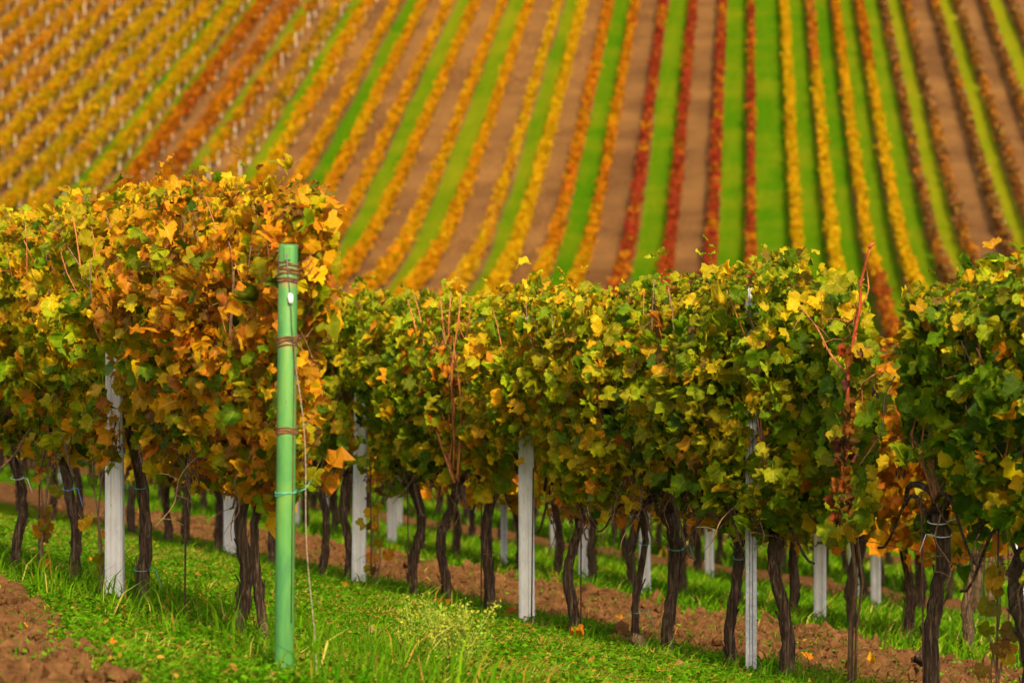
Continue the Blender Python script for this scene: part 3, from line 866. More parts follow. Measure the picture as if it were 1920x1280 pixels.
    # bare twigs hanging at the lower edge
    for i in range(3):
        a = rng.uniform(0, 1); ex = xa + (xb - xa) * a; ey = ya + (yb - ya) * a
        h0, h1 = heights(row, 960 + F * ex / ey)
        s0 = np.array([ex - bx - N[0] * .12, ey - by - N[1] * .12, float(gsm(ex, ey)) - bz + float(h0) + .2])
        s1 = s0 + np.array([rng.normal() * .15, rng.normal() * .15, -.3 - .12 * rng.random()])
        obj('twig', cane_mesh(s0, s1, rng, .003, .04, 'dead_cane'), e)
    return e, tr

GA = 'vines of the nearest row on the left'
GB = 'vines of the front row across the middle and right'
front_vine('A', -75, -150, -20, 301, 'grapevine at the very left edge of the near row, mostly outside the picture', GA, .045)
vA = {}
for px, lo, hi, lb, kw in (
        (30, -20, 82, 'olive-yellow grapevine with a dark straight trunk at the left edge of the near row', dict(lean=(.02, 0))),
        (132, 82, 205, 'yellow-green grapevine left of the white post in the near row', dict(r0=.046, lean=(.03, 0))),
        (262, 205, 360, 'golden grapevine with gnarled thick-headed trunk just right of the near white post', dict(r0=.046, lean=(.02, .05), trunk_h=.95)),
        (437, 360, 470, 'orange-gold grapevine with a crooked leaning trunk left of the green post', dict(r0=.042, lean=(.11, .03))),
        (494, 470, 660, 'orange-gold grapevine with a dark trunk close behind the green post, end of the near row', dict(r0=.031, lean=(-.01, .03), xmax=632))):
    vA[px] = front_vine('A', px, lo, hi, 400 + px, lb, GA, **kw)
vB = {}
for px, lo, hi, lb, kw in (
        (604, 545, 626, 'green grapevine with a dark trunk just right of the green post, front row', {}),
        (650, 626, 712, 'green grapevine whose curved trunk touches the white post right of the green post', dict(lean=(.03, 0))),
        (778, 712, 806, 'lime-green grapevine with a straight trunk midway between two white posts', dict(r0=.046)),
        (832, 806, 872, 'green grapevine with a knotty wavy trunk below the bare orange canes', dict(r0=.045, lean=(.03, 0))),
        (914, 872, 985, 'yellow-green grapevine left of the middle white post', dict(r0=.047, lean=(.04, 0), trunk_h=.86)),
        (1080, 985, 1142, 'bright yellow-lime grapevine right of the middle white post', dict(r0=.045, lean=(-.04, 0))),
        (1200, 1142, 1226, 'olive grapevine with a thin dark trunk tied with turquoise twine', dict(r0=.030, lean=(-.03, 0))),
        (1253, 1226, 1315, 'olive-green grapevine with a slightly wavy trunk, third left of the steel post', dict(r0=.045)),
        (1378, 1315, 1425, 'green grapevine with a slim leaning trunk just left of the steel post', dict(r0=.040, lean=(-.03, 0))),
        (1470, 1425, 1560, 'dark green grapevine with a thick straight trunk just right of the steel post', dict(r0=.047, xmax=1632)),
        (1752, 1672, 1835, 'dark green grapevine with a thick knotted head tied with white twine, right side', dict(r0=.050, lean=(-.02, 0), trunk_h=.92, xmin=1700)),
        (1925, 1835, 2180, 'dark green grapevine cut by the right edge of the picture', dict(r0=.055))):
    vB[px] = front_vine('B', px, lo, hi, 700 + px, lb, GB, **kw)

# the weak vine with the long bare crimson cane
def weak_vine():
    rng = np.random.default_rng(77)
    p = PA + DP
    bx, by = row_point(p, 1592); bz = float(ground(bx, by))
    e = empty('grapevine', (bx, by, bz), 'thin weak grapevine with one tall crimson cane and shrivelled red leaves', 'grapevine', GB)
    def pt(px, py, off=-.25):
        X, Y = row_point(p + off, px)
        return np.array([X - bx, Y - by, CAMZ - (py - 640) / F * Y - bz])
    mb = MB()
    pts = np.array([pt(1592, 1290, 0), pt(1594, 1180, 0), pt(1606, 1090, -.05), pt(1590, 960, -.12), pt(1584, 860, -.2)])
    mb.tube(pts, [.010, .010, .009, .009, .010], 7)
    mb.tube(pts[:4] + np.array([.03, 0, 0]), [.007, .007, .006, .006], 6)
    obj('stem', mb.mesh('thin_stem', M['dead_cane']), e)
    mb = MB()
    line = [(1584, 870), (1588, 790), (1590, 700), (1601, 630), (1612, 580), (1614, 528), (1624, 490), (1633, 458)]
    q = np.array([pt(a, b, -.30) for a, b in line])
    mb.tube(q, [.010, .0090, .0085, .008, .0072, .0066, .006, .004], 8)
    for a in ((1614, 528), (1601, 630), (1633, 460)):
        c = pt(a[0], a[1], -.30); mb.tube([c - (.012, 0, .012), c + (.0, 0, .0), c + (.018, 0, .014)], [.003, .009, .002], 6)
    o = obj('long_cane', mb.mesh('crimson_cane', M['redcane']), e); o['label'] = 'long bare crimson cane reaching above the row'
    for ln in ([(1604, 640), (1612, 600), (1622, 540), (1626, 515)], [(1590, 760), (1605, 740), (1640, 700), (1655, 690)], [(1588, 700), (1560, 620), (1520, 590), (1498, 575)], [(1612, 590), (1598, 600), (1578, 640)]):
        obj('cane', cane_mesh(pt(*ln[0], -.29), pt(*ln[-1], -.27), rng, .005, .03, 'cane'), e)
    for i in range(46):
        f = rng.random() ** .8
        yy = 640 + 330 * f; xx = np.interp(yy, [458, 528, 630, 700, 870, 1000], [1633, 1614, 1601, 1590, 1584, 1586]) + rng.normal(0, 11)
        if yy < 730 and rng.random() < .6: continue
        pos = pt(xx, yy, -.33 - .03 * rng.random())
        nrm = np.array([[rng.normal() * .7, -1, rng.normal() * .4]]); tip = np.array([[rng.normal() * .3, 0, -1.0]])
        x, t, n = leaf_frames(nrm, tip)
        c = pick(dict(rust=3, red=2, brown=3, purple=1.5), 1, rng)[0]
        put_leaf(e, LSH[rng.integers(5)], pos, x[0], t[0], n[0], rng.uniform(.045, .075), c * .7)
    # sparse green foliage to its sides
    cnt = 0
    n = 420
    pxs = np.concatenate([rng.uniform(1556, 1625, 410), rng.uniform(1625, 1640, 10)])
    tops_ = np.interp(pxs, [1556, 1600, 1618, 1632, 1700], [498, 515, 560, 720, 800])
    pys = tops_ + (np.interp(pxs, [1556, 1640, 1700], [1005, 960, 930]) - tops_) * rng.random(n)
    for i in range(n):
        off = rng.uniform(-.26, .24)
        X, Y = row_point(p + off, pxs[i])
        pos = np.array([X - bx, Y - by, CAMZ - (pys[i] - 640) / F * Y - bz])
        x, t, nn = leaf_frames(np.array([[rng.normal() * .6 - .5, -.7, .4 + rng.normal() * .5]]), np.array([[rng.normal() * .5, rng.normal() * .4, -1.0]]))
        c = pick(mix_at('B', 1600, np.clip((1000 - pys[i]) / 500, 0, 1), rng), 1, rng)[0]
        if i % 10 < 6 and cnt < 250:
            put_leaf(e, LV[rng.integers(len(LV))], pos, x[0], t[0], nn[0], rng.uniform(.065, .125), c); cnt += 1
        elif i % 10 < 9:
            put_leaf(e, LV[rng.integers(len(LV))], pos + np.array([.02, .1, 0]), x[0], t[0], nn[0], rng.uniform(.07, .11), c)
weak_vine()

# tall bare orange canes standing in the front row
def bare_canes():
    rng = np.random.default_rng(88)
    e, _ = vB[832]
    bx, by, bz = e.location
    p = PA + DP
    def pt(px, py, off):
        X, Y = row_point(p + off, px)
        return np.array([X - bx, Y - by, CAMZ - (py - 640) / F * Y - bz])
    for (a, b, c, d, r) in ((852, 905, 764, 562, .0058), (847, 890, 776, 550, .0048), (842, 880, 846, 548, .0055), (850, 880, 864, 552, .0048), (838, 870, 826, 556, .0042), (836, 800, 806, 600, .004), (845, 780, 880, 570, .0036), (858, 900, 850, 640, .006)):
        obj('cane', cane_mesh(pt(a, b, -.27), pt(c, d, -.29), rng, r * 1.25, .035, 'cane'), e)
    for i in range(22):
        x, t, nn = leaf_frames(np.array([[rng.normal() * .7, -1, rng.normal() * .5]]), np.array([[rng.normal() * .4, 0, -1.0]]))
        put_leaf(e, LSH[rng.integers(5)], pt(820 + rng.normal() * 22, 690 + rng.normal() * 45, -.31), x[0], t[0], nn[0], rng.uniform(.05, .085), pick(dict(orange=3, rust=2, tan=1), 1, rng)[0])
bare_canes()

# ------------------------------------------------------------------ vines of the rows behind
PROTO = []
mixes = [dict(gold=4, orange=3, yellow=2, olive=2, green=1.5), dict(lime=3, green=3, yellow=2, gold=1.5, olive=2), dict(orange=4, gold=3, rust=1.5, olive=2, green=1),
         dict(green=3, lime=2, yellow=3, gold=3, orange=1), dict(orange=3, gold=4, yellow=2, lime=1), dict(olive=3, gold=3, orange=2, green=2)]
for i in range(6):
    rng = np.random.default_rng(2000 + i)
    n = 560
    al = rng.uniform(-.62, .62, n); lat = np.clip(rng.normal(-.1, .7, n), -1.2, 1.2) * .30
    u = rng.random(n) ** .95
    z = .72 + .22 * rng.random() * np.sin(al * 5) + (1.90 + .12 * np.sin(al * 4 + i) - .75) * u
    pos = np.stack([U[0] * al + N[0] * lat, U[1] * al + N[1] * lat, z], 1)
    nrm = np.stack([N[0] * lat * 3, N[1] * lat * 3 - .3, .4 + 1.0 * sstep(.75, 1, u)], 1) + rng.normal(size=(n, 3)) * .55
    tip = np.stack([rng.normal(size=n) * .5, rng.normal(size=n) * .5, -1 + .9 * sstep(.85, 1, u)], 1)
    x, t, nn = leaf_frames(nrm, tip)
    me = merged_leaves('row_foliage', pos, x, t, nn, rng.uniform(.075, .13, n), pick(mixes[i], n, rng), LS)
    tm, _ = trunk_mesh('row_trunk', 2100 + i, .82, rng.uniform(.038, .052), (rng.normal() * .05, rng.normal() * .05))
    PROTO.append((tm, me))
ROWNAME = {1: 'in the front row, seen behind the near row\'s trunks', 2: 'in the next row behind the front row, seen between its trunks',
           3: 'in the second row behind the front row, seen between trunks', 4: 'in the third row behind the front row', 5: 'in the fourth row behind the front row', 6: 'in the fifth row behind the front row'}
rng = np.random.default_rng(31)
for ri in range(1, 6):
    p = PROW[ri]
    lo, hi = (-40, 545) if ri == 1 else (-30, 1950)
    Y1 = row_point(p, lo)[1]; Y0 = row_point(p, hi)[1]
    t0, t1 = Y0 / C_, Y1 / C_
    tv = t0
    L1 = {1: 'blurred grapevine of the front row, glimpsed under the near row left of the green post', 2: 'blurred grapevine in the first row behind the front row, seen between its trunks',
          3: 'blurred grapevine in the second row behind the front row, seen between its trunks', 4: 'blurred small grapevine in the third row behind the front row',
          5: 'blurred small grapevine in the fourth row behind the front row'}[ri]
    xs_list = []
    while tv < t1:
        tv += rng.uniform(.85, 1.2)
        Y = tv * C_
        X = (p - Y * S_) / C_
        xs_list.append((X, Y))
    if ri == 1: xs_list = [row_point(p, v) for v in (-20, 35, 95, 150, 205, 255, 312, 358, 405, 455, 510)]
    MARK = [(-60, 'left edge'), (30, 'leftmost trunk'), (132, 'second trunk'), (215, 'near white post'), (262, 'gnarled trunk'), (346, 'near rod'), (437, 'crooked trunk'), (529, 'green post'), (604, 'dark trunk'),
            (672, 'half-hidden white post'), (778, 'straight trunk'), (832, 'knotty trunk'), (914, 'stout trunk'), (988, 'middle white post'), (1080, 'rod-side trunk'), (1200, 'turquoise-tied trunk'), (1253, 'wavy trunk'),
            (1378, 'slim leaning trunk'), (1408, 'steel post'), (1470, 'thick trunk'), (1592, 'crimson cane'), (1752, 'white-tied trunk'), (1990, 'right edge')]
    xs_list.sort(key=lambda a_: a_[0] / a_[1])
    slots = [int(np.searchsorted([m_[0] for m_ in MARK], 960 + F * a_[0] / a_[1])) for a_ in xs_list]
    slots = [min(max(v_, 1), len(MARK) - 1) for v_ in slots]
    seen_ = {}
    rowword = ['', 'front-row vine', 'vine one row behind', 'vine two rows behind', 'vine three rows behind', 'vine four rows behind'][ri]
    for (X, Y), sl in zip(xs_list, slots):
        seen_[sl] = seen_.get(sl, 0) + 1
        od = '' if slots.count(sl) == 1 else ords[min(seen_[sl] - 1, 12)] + ' '
        L1 = '%sblurred %s, seen between %s and %s' % (od, rowword, MARK[sl - 1][1], MARK[sl][1])
        pi = rng.integers(6) if ri > 2 else [0, 2, 4, 5][rng.integers(3) if ri == 2 else rng.integers(4)]
        e = empty('grapevine', (X, Y, float(ground(X, Y))), L1, 'grapevine', 'vines of row %s' % ['', 'hidden behind the near row', 'one behind', 'two behind', 'three behind', 'four behind'][ri])
        s = rng.uniform(.95, 1.05)
        e.scale = (1, 1, s)
        if rng.random() < .5: e.rotation_euler = (0, 0, math.pi)
        obj('trunk', PROTO[pi][0], e)
        o = obj('foliage', PROTO[pi][1], e); o['kind'] = 'stuff'

# ------------------------------------------------------------------ posts
def white_post_mesh(seed, h, w=.095, d=.085):
    rng = np.random.default_rng(seed)
    mb = MB()
    a, b, c = w / 2, d / 2, .012
    out = [(-a + c, -b), (-.018, -b), (-.010, -b + .008), (.010, -b + .008), (.018, -b), (a - c, -b), (a, -b + c), (a, b - c), (a - c, b), (-a + c, b), (-a, b - c), (-a, -b + c)]
    mb.prism(out, -.3, h, .88, 0, (0, 0), .015)
    return mb.mesh('white_post_shape', M['concrete'], False)
WP = white_post_mesh(1, 1.85); WPB = white_post_mesh(2, 1.8, .09, .08)
def white_post(p, px, label, group, tilt=0, me=None, off=-.0):
    X, Y = row_point(p + off, px)
    z = float(ground(X, Y))
    o = obj('vineyard_post', me or WP, None, (X, Y, z))
    o.rotation_euler = (0, tilt, R(-4))
    return tag(o, label, 'post', group)
GP = 'white concrete trellis posts'
white_post(PA, 215, 'white concrete post in the near row left of the green post', GP, 0, None, -.12)
pB = PA + DP
white_post(pB, 431, 'white concrete post seen between the trunks just left of the green post', GP, 0)
white_post(pB, 672, 'white concrete post just right of the green post, half hidden by green leaves', GP, R(.8), None, -.05)
white_post(pB, 988, 'white concrete post in the middle of the front row with a dark rod before it', GP, R(-.3), None, -.05)
for px, lb in ((735, 'blurred white post, left one of a close pair right of the nearer white post'), (1210, 'blurred white post behind the thin turquoise-tied trunk'),
               (1537, 'blurred flaking white post right of the thick straight trunk'), (554, 'small blurred white post just right of the green post'), (1095, 'blurred white post behind the middle of the front row, right of the rod')):
    white_post(PROW[2], px, lb, GP, R(random.uniform(-1, 1)), WPB)
for px, lb in ((748, 'blurred white post, right one of a close pair right of the nearer white post'), (1040, 'small blurred white post right of the middle white post'), (1330, 'blurred white post behind the slim leaning trunk left of the steel post'),
               (1602, 'blurred white post behind the thin weak vine'), (1642, 'blurred white post in the gap right of the weak vine'), (612, 'small blurred white post above the dark trunk right of the green post'), (1916, 'blurred white post at the right edge of the picture')):
    white_post(PROW[3], px, lb, GP, R(random.uniform(-1, 1)), WPB)
for px, lb in ((885, 'tiny blurred white post left of the middle white post'), (373, 'tiny blurred white post under the near row left of the green post')):
    white_post(PROW[4], px, lb, GP, R(random.uniform(-1, 1)), WPB)
def steel_post(p, px, label, off=-.06, h=2.0):
    X, Y = row_point(p + off, px)
    e = empty('steel_post', (X, Y, float(ground(X, Y))), label, 'post', 'galvanised steel posts')
    mb = MB()
    w, d, th = .028, .020, .003
    out = [(-w, -d), (-.010, -d), (-.006, -d + .010), (.006, -d + .010), (.010, -d), (w, -d), (w, d), (w - th, d), (w - th, -d + th), (.012, -d + .014), (-.012, -d + .014), (-w + th, -d + th), (-w + th, d), (-w, d)]
    mb.prism(out, -.3, h)
    obj('profile', mb.mesh('steel_profile', M['galvan'], False), e)
    for i, z in enumerate((.45, .72, 1.0, 1.27, 1.5, 1.69)):
        mb = MB(); mb.tube([(.034, -.012, z), (.034, -.024, z - .012), (.028, -.024, z - .02)], .003, 5)
        mb.tube([(-.019, -d - .002, z), (-.019, -d + .001, z)], .005, 8)
        obj('wire_hook', mb.mesh('hook', M['galvan']), e)
    return e
steel_post(pB, 1408, 'grey galvanised steel post in the front row, lower right')
steel_post(PROW[2], 945, 'blurred grey steel post just left of the middle white post', 0)
steel_post(PROW[2], 115, 'blurred grey steel post under the near row at the far left', 0)

# green end post with its wire bands
def green_post():
    X, Y = row_point(PA - .5, 529)
    g = float(ground(X, Y))
    ztop = CAMZ - (455 - 640) / F * Y
    H = ztop - g
    e = empty('green_end_post', (X, Y, g), 'light green painted hollow pipe post with rusty wire bands, end of the near row', 'post')
    e.rotation_euler = (R(6), math.atan((540 - 527) / 805.0), 0)
    e.location.y += .12
    r0, r1 = .0385, .0375
    mb = MB()
    m = 24
    ang = np.linspace(0, 2 * math.pi, m, endpoint=False)
    rings = [(-.3, r0), (H * .5, (r0 + r1) / 2), (H - .004, r1), (H, r1 - .002), (H, r1 - .006), (H - .25, r1 - .006)]
    v = [(r * math.cos(a), r * math.sin(a), z) for z, r in rings for a in ang]
    q = [(k * m + j, k * m + (j + 1) % m, (k + 1) * m + (j + 1) % m, (k + 1) * m + j) for k in range(len(rings) - 1) for j in range(m)]
    mb.add(v, q); obj('pipe', mb.mesh('green_pipe', M['green']), e)
    mb = MB(); a = ang[::2]
    mb.tube([(0, 0, H - .14), (0, 0, H - .12)], r1 - .0065, 16); obj('bore_shade', mb.mesh('bore_shade_shape', M['rod']), e)  # dark disc down the open pipe, painted stand-in for the shade in its hollow
    def band(zc, turns, spread, mat, rw, seed):
        rr = np.random.default_rng(seed); mb = MB()
        for _ in range(turns):
            th = np.linspace(0, 2 * math.pi * 1.02, 30) + rr.uniform(0, 6)
            tl = rr.normal(0, .006); z = zc + rr.uniform(-spread, spread) + tl * np.cos(th) + .003 * np.sin(3 * th)
            mb.tube(np.stack([(r0 + .0025) * np.cos(th), (r0 + .0025) * np.sin(th), z], 1), rw, 5, True)
        mb.tube([(r0 + .004, 0, zc), (r0 + .04, -.01, zc + .02), (r0 + .06, .02, zc + .05)], [rw, rw, rw * .6], 5)
        return mb.mesh('band_shape', mat)
    sc_ = H / 805.0
    for yy, tn, sp, mt, rw in ((490, 2, .008, 'rust', .0028), (503, 3, .01, 'rust', .003), (519, 4, .008, 'rust', .003), (634, 6, .022, 'rust', .003), (801, 4, .014, 'rust', .003), (920, 2, .004, 'tie_green', .0025)):
        o = obj('wire_band', band((1260 - yy) * sc_, tn, sp, M[mt], rw, yy), e)
        if mt == 'tie_green': o['label'] = 'thin green wire loop around the post'
    # welded eye at the top, white tag, wires running down
    mb = MB(); mb.prism([(-.012, -.006), (.012, -.006), (.012, .006), (-.012, .006)], H - .055, H - .005, 1, 0, (0, -r1 - .004))
    obj('lug', mb.mesh('lug_shape', M['green'], False), e)
    mb = MB(); zt = (1260 - 553) * sc_
    mb.tube([(.016, -r0 - .008, zt - .022), (.015, -r0 - .011, zt - .012), (.013, -r0 - .011, zt + .012), (.010, -r0 - .008, zt + .02)], [.004, .010, .011, .004], 10)
    obj('tag', mb.mesh('tag_shape', M['tag']), e)
    mb = MB()
    mb.tube([(-.004, -r1 - .012, H - .03), (.004, -r0 - .006, H - .12), (.012, -r0 - .006, zt + .02), (.02, -r0 - .004, zt - .12), (.034, -r0 + .012, zt - .3)], .0018, 5)
    obj('thin_wire', mb.mesh('thin', M['wire']), e)
    mb = MB()
    mb.tube([(.030, -r0 + .009, H * .77), (.029, -r0 + .009, H * .5), (.028, -r0 + .010, H * .12)], .0022, 5)
    obj('dark_wire', mb.mesh('darkw', M['rod']), e)
    return X, Y, g, H
GPX, GPY, GPZ, GPH = green_post()
mb = MB()
a0 = np.array([(553 - 960) / F * GPY, GPY - .02, CAMZ - (680 - 640) / F * GPY])
a1 = np.array([(588 - 960) / F * (GPY - .35), GPY - .35, GPZ - .12])
f = np.linspace(0, 1, 14)[:, None]
pts = a0 * (1 - f) + a1 * f; pts[:, 0] += .012 * np.sin(f[:, 0] * 9) + .02 * np.sin(f[:, 0] * 3.14)
mb.tube(pts - a1, .0022, 6)
o = obj('anchor_cable', mb.mesh('anchor', simple('pale rope', (.12, .09, .055), (.26, .21, .13), 60, .8)), None, tuple(a1))
tag(o, 'thin pale anchor cable running from the green post down to the grass', 'cable')

# ------------------------------------------------------------------ trellis wires
def wire(p, h, px0, px1, label, group, off=0.0, r=.0016, sag=.02):
    x0, y0 = row_point(p, px0); x1, y1 = row_point(p, px1)
    n = 24; f = np.linspace(0, 1, n)
    X = x0 + (x1 - x0) * f + N[0] * off; Y = y0 + (y1 - y0) * f + N[1] * off
    Z = gsm(X, Y) + h + sag * np.sin(f * 20 + h * 7)
    mb = MB(); b = np.array([X[0], Y[0], Z[0]])
    mb.tube(np.stack([X, Y, Z], 1) - b, r, 5)
    o = obj('trellis_wire', mb.mesh('wire_shape', M['wire']), None, tuple(b))
    tag(o, label, 'wire', group)
hs = (('lowest', .76, 0), ('middle, nearer one', 1.25, -.06), ('middle, farther one', 1.29, .05), ('upper, nearer one', 1.67, -.06), ('upper, farther one', 1.70, .05))
for nm, h, off in hs:
    wire(pB, h, 560, 2050, 'trellis wire of the front row crossing the gap by the crimson cane, %s' % nm, 'wires of the front row', off)
for nm, h, off in hs:
    wire(PA, h + .02, 545, -120, 'trellis wire of the near row running left from the green post, %s' % nm, 'wires of the near row', off)

# ------------------------------------------------------------------ training rods and twine
def rod(p, px, h, label, off=-.06, r=.006, tilt=0):
    X, Y = row_point(p + off, px)
    mb = MB(); mb.tube([(0, 0, -.15), (tilt * .5, .004, h * .5), (tilt, 0, h)], r, 6)
    o = obj('training_rod', mb.mesh('rod_shape', M['rod']), None, (X, Y, float(ground(X, Y))))
    tag(o, label, 'rod', 'thin rusted training rods')
for px, h, lb in ((72, 1.1, 'thin dark rod standing between the two leftmost trunks'), (346, 1.1, 'thin dark rod between the near white post\'s vine and the crooked trunk')):
    rod(PA, px, h, lb, -.05, .0055, .01)
for px, h, lb in ((697, 1.0, 'thin dark rod just right of the half hidden white post'), (766, 1.0, 'thin rod close left of the straight trunk between white posts'), (902, 1.0, 'thin rod left of the trunk before the middle white post'),
                  (996, .95, 'black rod standing in front of the middle white post'), (1089, 1.0, 'thin dark rod close right of the trunk right of the middle white post'), (1188, 1.0, 'thin rod beside the turquoise-tied thin trunk'),
                  (1597, 1.1, 'thin rod tied to the weak vine\'s stem'), (1733, 1.0, 'thin rod left of the thick knotted trunk at right'), (1868, 1.0, 'thin reddish rod near the right edge')):
    rod(pB, px, h, lb, -.10 if px in (996, 697) else -.05, .005, random.uniform(-.015, .015))
def young_stem(p, px, label, h=.85, seed=0):
    rng = np.random.default_rng(seed)
    X, Y = row_point(p - .04, px)
    e = empty('young_vine', (X, Y, float(ground(X, Y))), label, 'young vine', 'young vine shoots by the rods')
    for i in range(3):
        obj('cane', cane_mesh((rng.normal() * .012, rng.normal() * .01, -.03), (rng.normal() * .03, rng.normal() * .02, h + rng.normal() * .06), rng, .0045, .03, 'dead_cane'), e)
    for i in range(14):
        x, t, nn = leaf_frames(np.array([[rng.normal() * .7, -1, rng.normal() * .5]]), np.array([[rng.normal() * .6, 0, -1.0]]))
        put_leaf(e, LV[rng.integers(14)], (rng.normal() * .05, -.03, rng.uniform(.12, h)), x[0], t[0], nn[0], rng.uniform(.05, .085), pick(dict(brown=2, orange=2, olive=2, gold=2, green=1), 1, rng)[0])
    return e
young_stem(PA, 80, 'thin young vine with brown leaves between the two leftmost trunks', .9, 1)
young_stem(PA, 186, 'thin young vine with orange-brown leaves just left of the near white post', .95, 2)
young_stem(pB, 703, 'thin young vine with yellow leaves right of the half hidden white post', .8, 3)
young_stem(pB, 1870, 'thin young vine with green leaves near the right edge', .8, 4)
def twine(parent, h, r, mat, seed, tail=True):
    rng = np.random.default_rng(seed); mb = MB()
    th = np.linspace(0, 6.6, 18)
    co = np.array([v_.co[:] for v_ in parent.data.vertices if abs(v_.co.z - h) < .035])
    c0 = co[:, :2].mean(0) if len(co) else np.zeros(2)
    r = float(np.quantile(np.linalg.norm(co[:, :2] - c0, axis=1), .8)) + .003 if len(co) else r
    mb.tube(np.stack([r * np.cos(th), r * np.sin(th), h + .01 * np.sin(th)], 1) + (c0[0], c0[1], 0), .0025, 5)
    if tail:
        d = rng.choice([-1, 1])
        mb.tube(np.array([(d * r * .7, -r * .7, h), (d * (r + .03), -r - .02, h - .01 + .03 * rng.random()), (d * (r + .06), -r - .03, h - .04 - .06 * rng.random())]) + (c0[0], c0[1], 0), .0024, 5)
    obj('tie', mb.mesh('tie_shape', M[mat]), parent)
for (px, h, mt, sd) in ((262, .62, 'tie_green', 1), (262, .20, 'tie_green', 2), (30, .55, 'tie_white', 3), (132, .55, 'tie_blue', 4), (494, .72, 'tie_green', 5)):
    twine(vA[px][1], h, .036, mt, sd)
for (px, h, mt, sd) in ((1200, .62, 'tie_green', 6), (1200, .24, 'tie_green', 7), (1253, .6, 'tie_green', 8), (832, .55, 'rust', 9), (914, .4, 'rust', 10), (1752, .82, 'tie_white', 11), (1752, .88, 'tie_white', 12), (1378, .6, 'tie_green', 13)):
    twine(vB[px][1], h, (.028 if px == 1200 else .036) if px != 1752 else .05, mt, sd)
# a pair of stumps
def stump(px, py, label, h, r, seed):
    X, Y = ground_pixel(px, py)
    tm, _ = trunk_mesh('stump_shape', seed, h, r, (.01, 0), None, False)
    o = obj('vine_stump', tm, None, (X, Y, float(ground(X, Y)))); tag(o, label, 'stump', 'old vine stumps')
stump(1186, 1228, 'short dark broken stump at the foot of the turquoise-tied trunk', .10, .035, 51)
stump(1727, 1288, 'short dark stump beside the thick knotted trunk at right', .16, .04, 52)

# ------------------------------------------------------------------ grass and low weeds
def in_view(X, Y, Z, mx=40):
    px = 960 + F * X / Y; py = 640 - F * (Z - CAMZ) / Y
    return (px > -mx) & (px < 1920 + mx) & (py < 1280 + 60)
def grass(name, p0, p1, t0, t1, n, hmin, hmax, wid, label, weeds=0.25, pal=None, soil_ok=.45, clump=1.0):
    rng = np.random.default_rng(int(p0 * 100) + n)
    p = rng.uniform(p0, p1, n); t = rng.uniform(t0, t1, n)
    X = p * N[0] + t * U[0]; Y = p * N[1] + t * U[1]
    Z = ground(X, Y)
    cl = fbm(p * 2.6 + 4, t * 2.6, 3)
    m = in_view(X, Y, Z) & (soilmask(p, t) < soil_ok * (.3 + rng.random(n))) & (cl > .30 + .28 * rng.random(n) * clump)
    p, t, X, Y, Z, cl = [a[m] for a in (p, t, X, Y, Z, cl)]
    k = len(p)
    h = rng.uniform(hmin, hmax, k) * (.45 + 1.1 * cl) 
    a = rng.uniform(0, 6.283, k); ln = rng.uniform(.2, .9, k) * h
    d = np.stack([np.cos(a), np.sin(a), 0 * a], 1); sd = np.stack([-np.sin(a + .9), np.cos(a + .9), 0 * a], 1) * (wid * rng.uniform(.6, 1.4, k))[:, None]
    b = np.stack([X, Y, Z - .012], 1)
    mid = b + d * (ln * .35)[:, None]; mid[:, 2] += h * .6
    tp = b + d * ln[:, None]; tp[:, 2] += h * rng.uniform(.75, 1.0, k)
    V = np.stack([b - sd, b + sd, mid - sd * .8, mid + sd * .8, tp], 1).reshape(-1, 3)
    i = np.arange(k)[:, None] * 5
    quads = i + np.array([[0, 1, 3, 2]]); tris = i + np.array([[2, 3, 4]])
    hue = fbm(p * 1.7 + 90, t * 1.7, 3)
    g1 = np.array([.070, .165, .005]); g2 = np.array([.145, .255, .006]); g3 = np.array([.34, .19, .03]); g4 = np.array([.40, .34, .07])
    f = np.clip(rng.normal(.45, .35, k) + (hue - .5), 0, 1)[:, None]
    c = g1 * (1 - f) + g2 * f
    dead = rng.random(k) < (.08 if hmax < .12 else .03) + (.65 if hmax < .12 else .12) * sstep(.54, .68, hue)
    c = np.where(dead[:, None], np.where(rng.random((k, 1)) < .55, g3, g4), c)
    c = c * rng.uniform(.8, 1.2, (k, 1))
    V2 = []; 
    # small broad weed leaves lying low among the blades
    kw = int(k * weeds)
    j = rng.choice(k, kw, replace=False)
    ctr = np.stack([X[j] + rng.normal(0, .02, kw), Y[j] + rng.normal(0, .02, kw), Z[j] + rng.uniform(.01, .06, kw)], 1)
    ax = rng.normal(size=(kw, 3)) * (1, 1, .35); ax /= np.linalg.norm(ax, axis=1)[:, None]
    bx = np.cross(ax, np.array([0, 0, 1.0]) + .5 * rng.normal(size=(kw, 3))); bx /= np.linalg.norm(bx, axis=1)[:, None]
    s = rng.uniform(.007, .020, kw)[:, None] * (wid / .0035) ** .5
    W = np.stack([ctr - ax * s, ctr - ax * s * .2 + bx * s * .55, ctr + ax * s, ctr - ax * s * .2 - bx * s * .55], 1).reshape(-1, 3)
    wq = np.arange(kw * 4).reshape(kw, 4) + len(V)
    wc = np.where(rng.random((kw, 1)) < .12, g3, np.array([.10, .22, .005])) * rng.uniform(.7, 1.4, (kw, 1))
    me = make_mesh(name, np.vstack([V, W]), [np.vstack([quads, wq]), tris], M['grass'], False, np.vstack([np.repeat(c, 5, 0), np.repeat(wc, 4, 0)]))
    o = obj(name, me); tag(o, label, 'grass', None, 'stuff')
grass('grass', 2.5, 7.95, 12, 34, 500000, .025, .085, .0032, 'bright green grass and low weeds between the near row and the front row', 1.0)
grass('grass', 3.7, 4.9, 12, 22, 3500, .10, .26, .0045, 'taller grass tufts round the feet of the near row', .0, clump=1.7)
grass('grass', 6.9, 7.7, 14, 30, 4000, .08, .17, .0042, 'taller grass tufts along the foot of the front row', .0, clump=1.7)
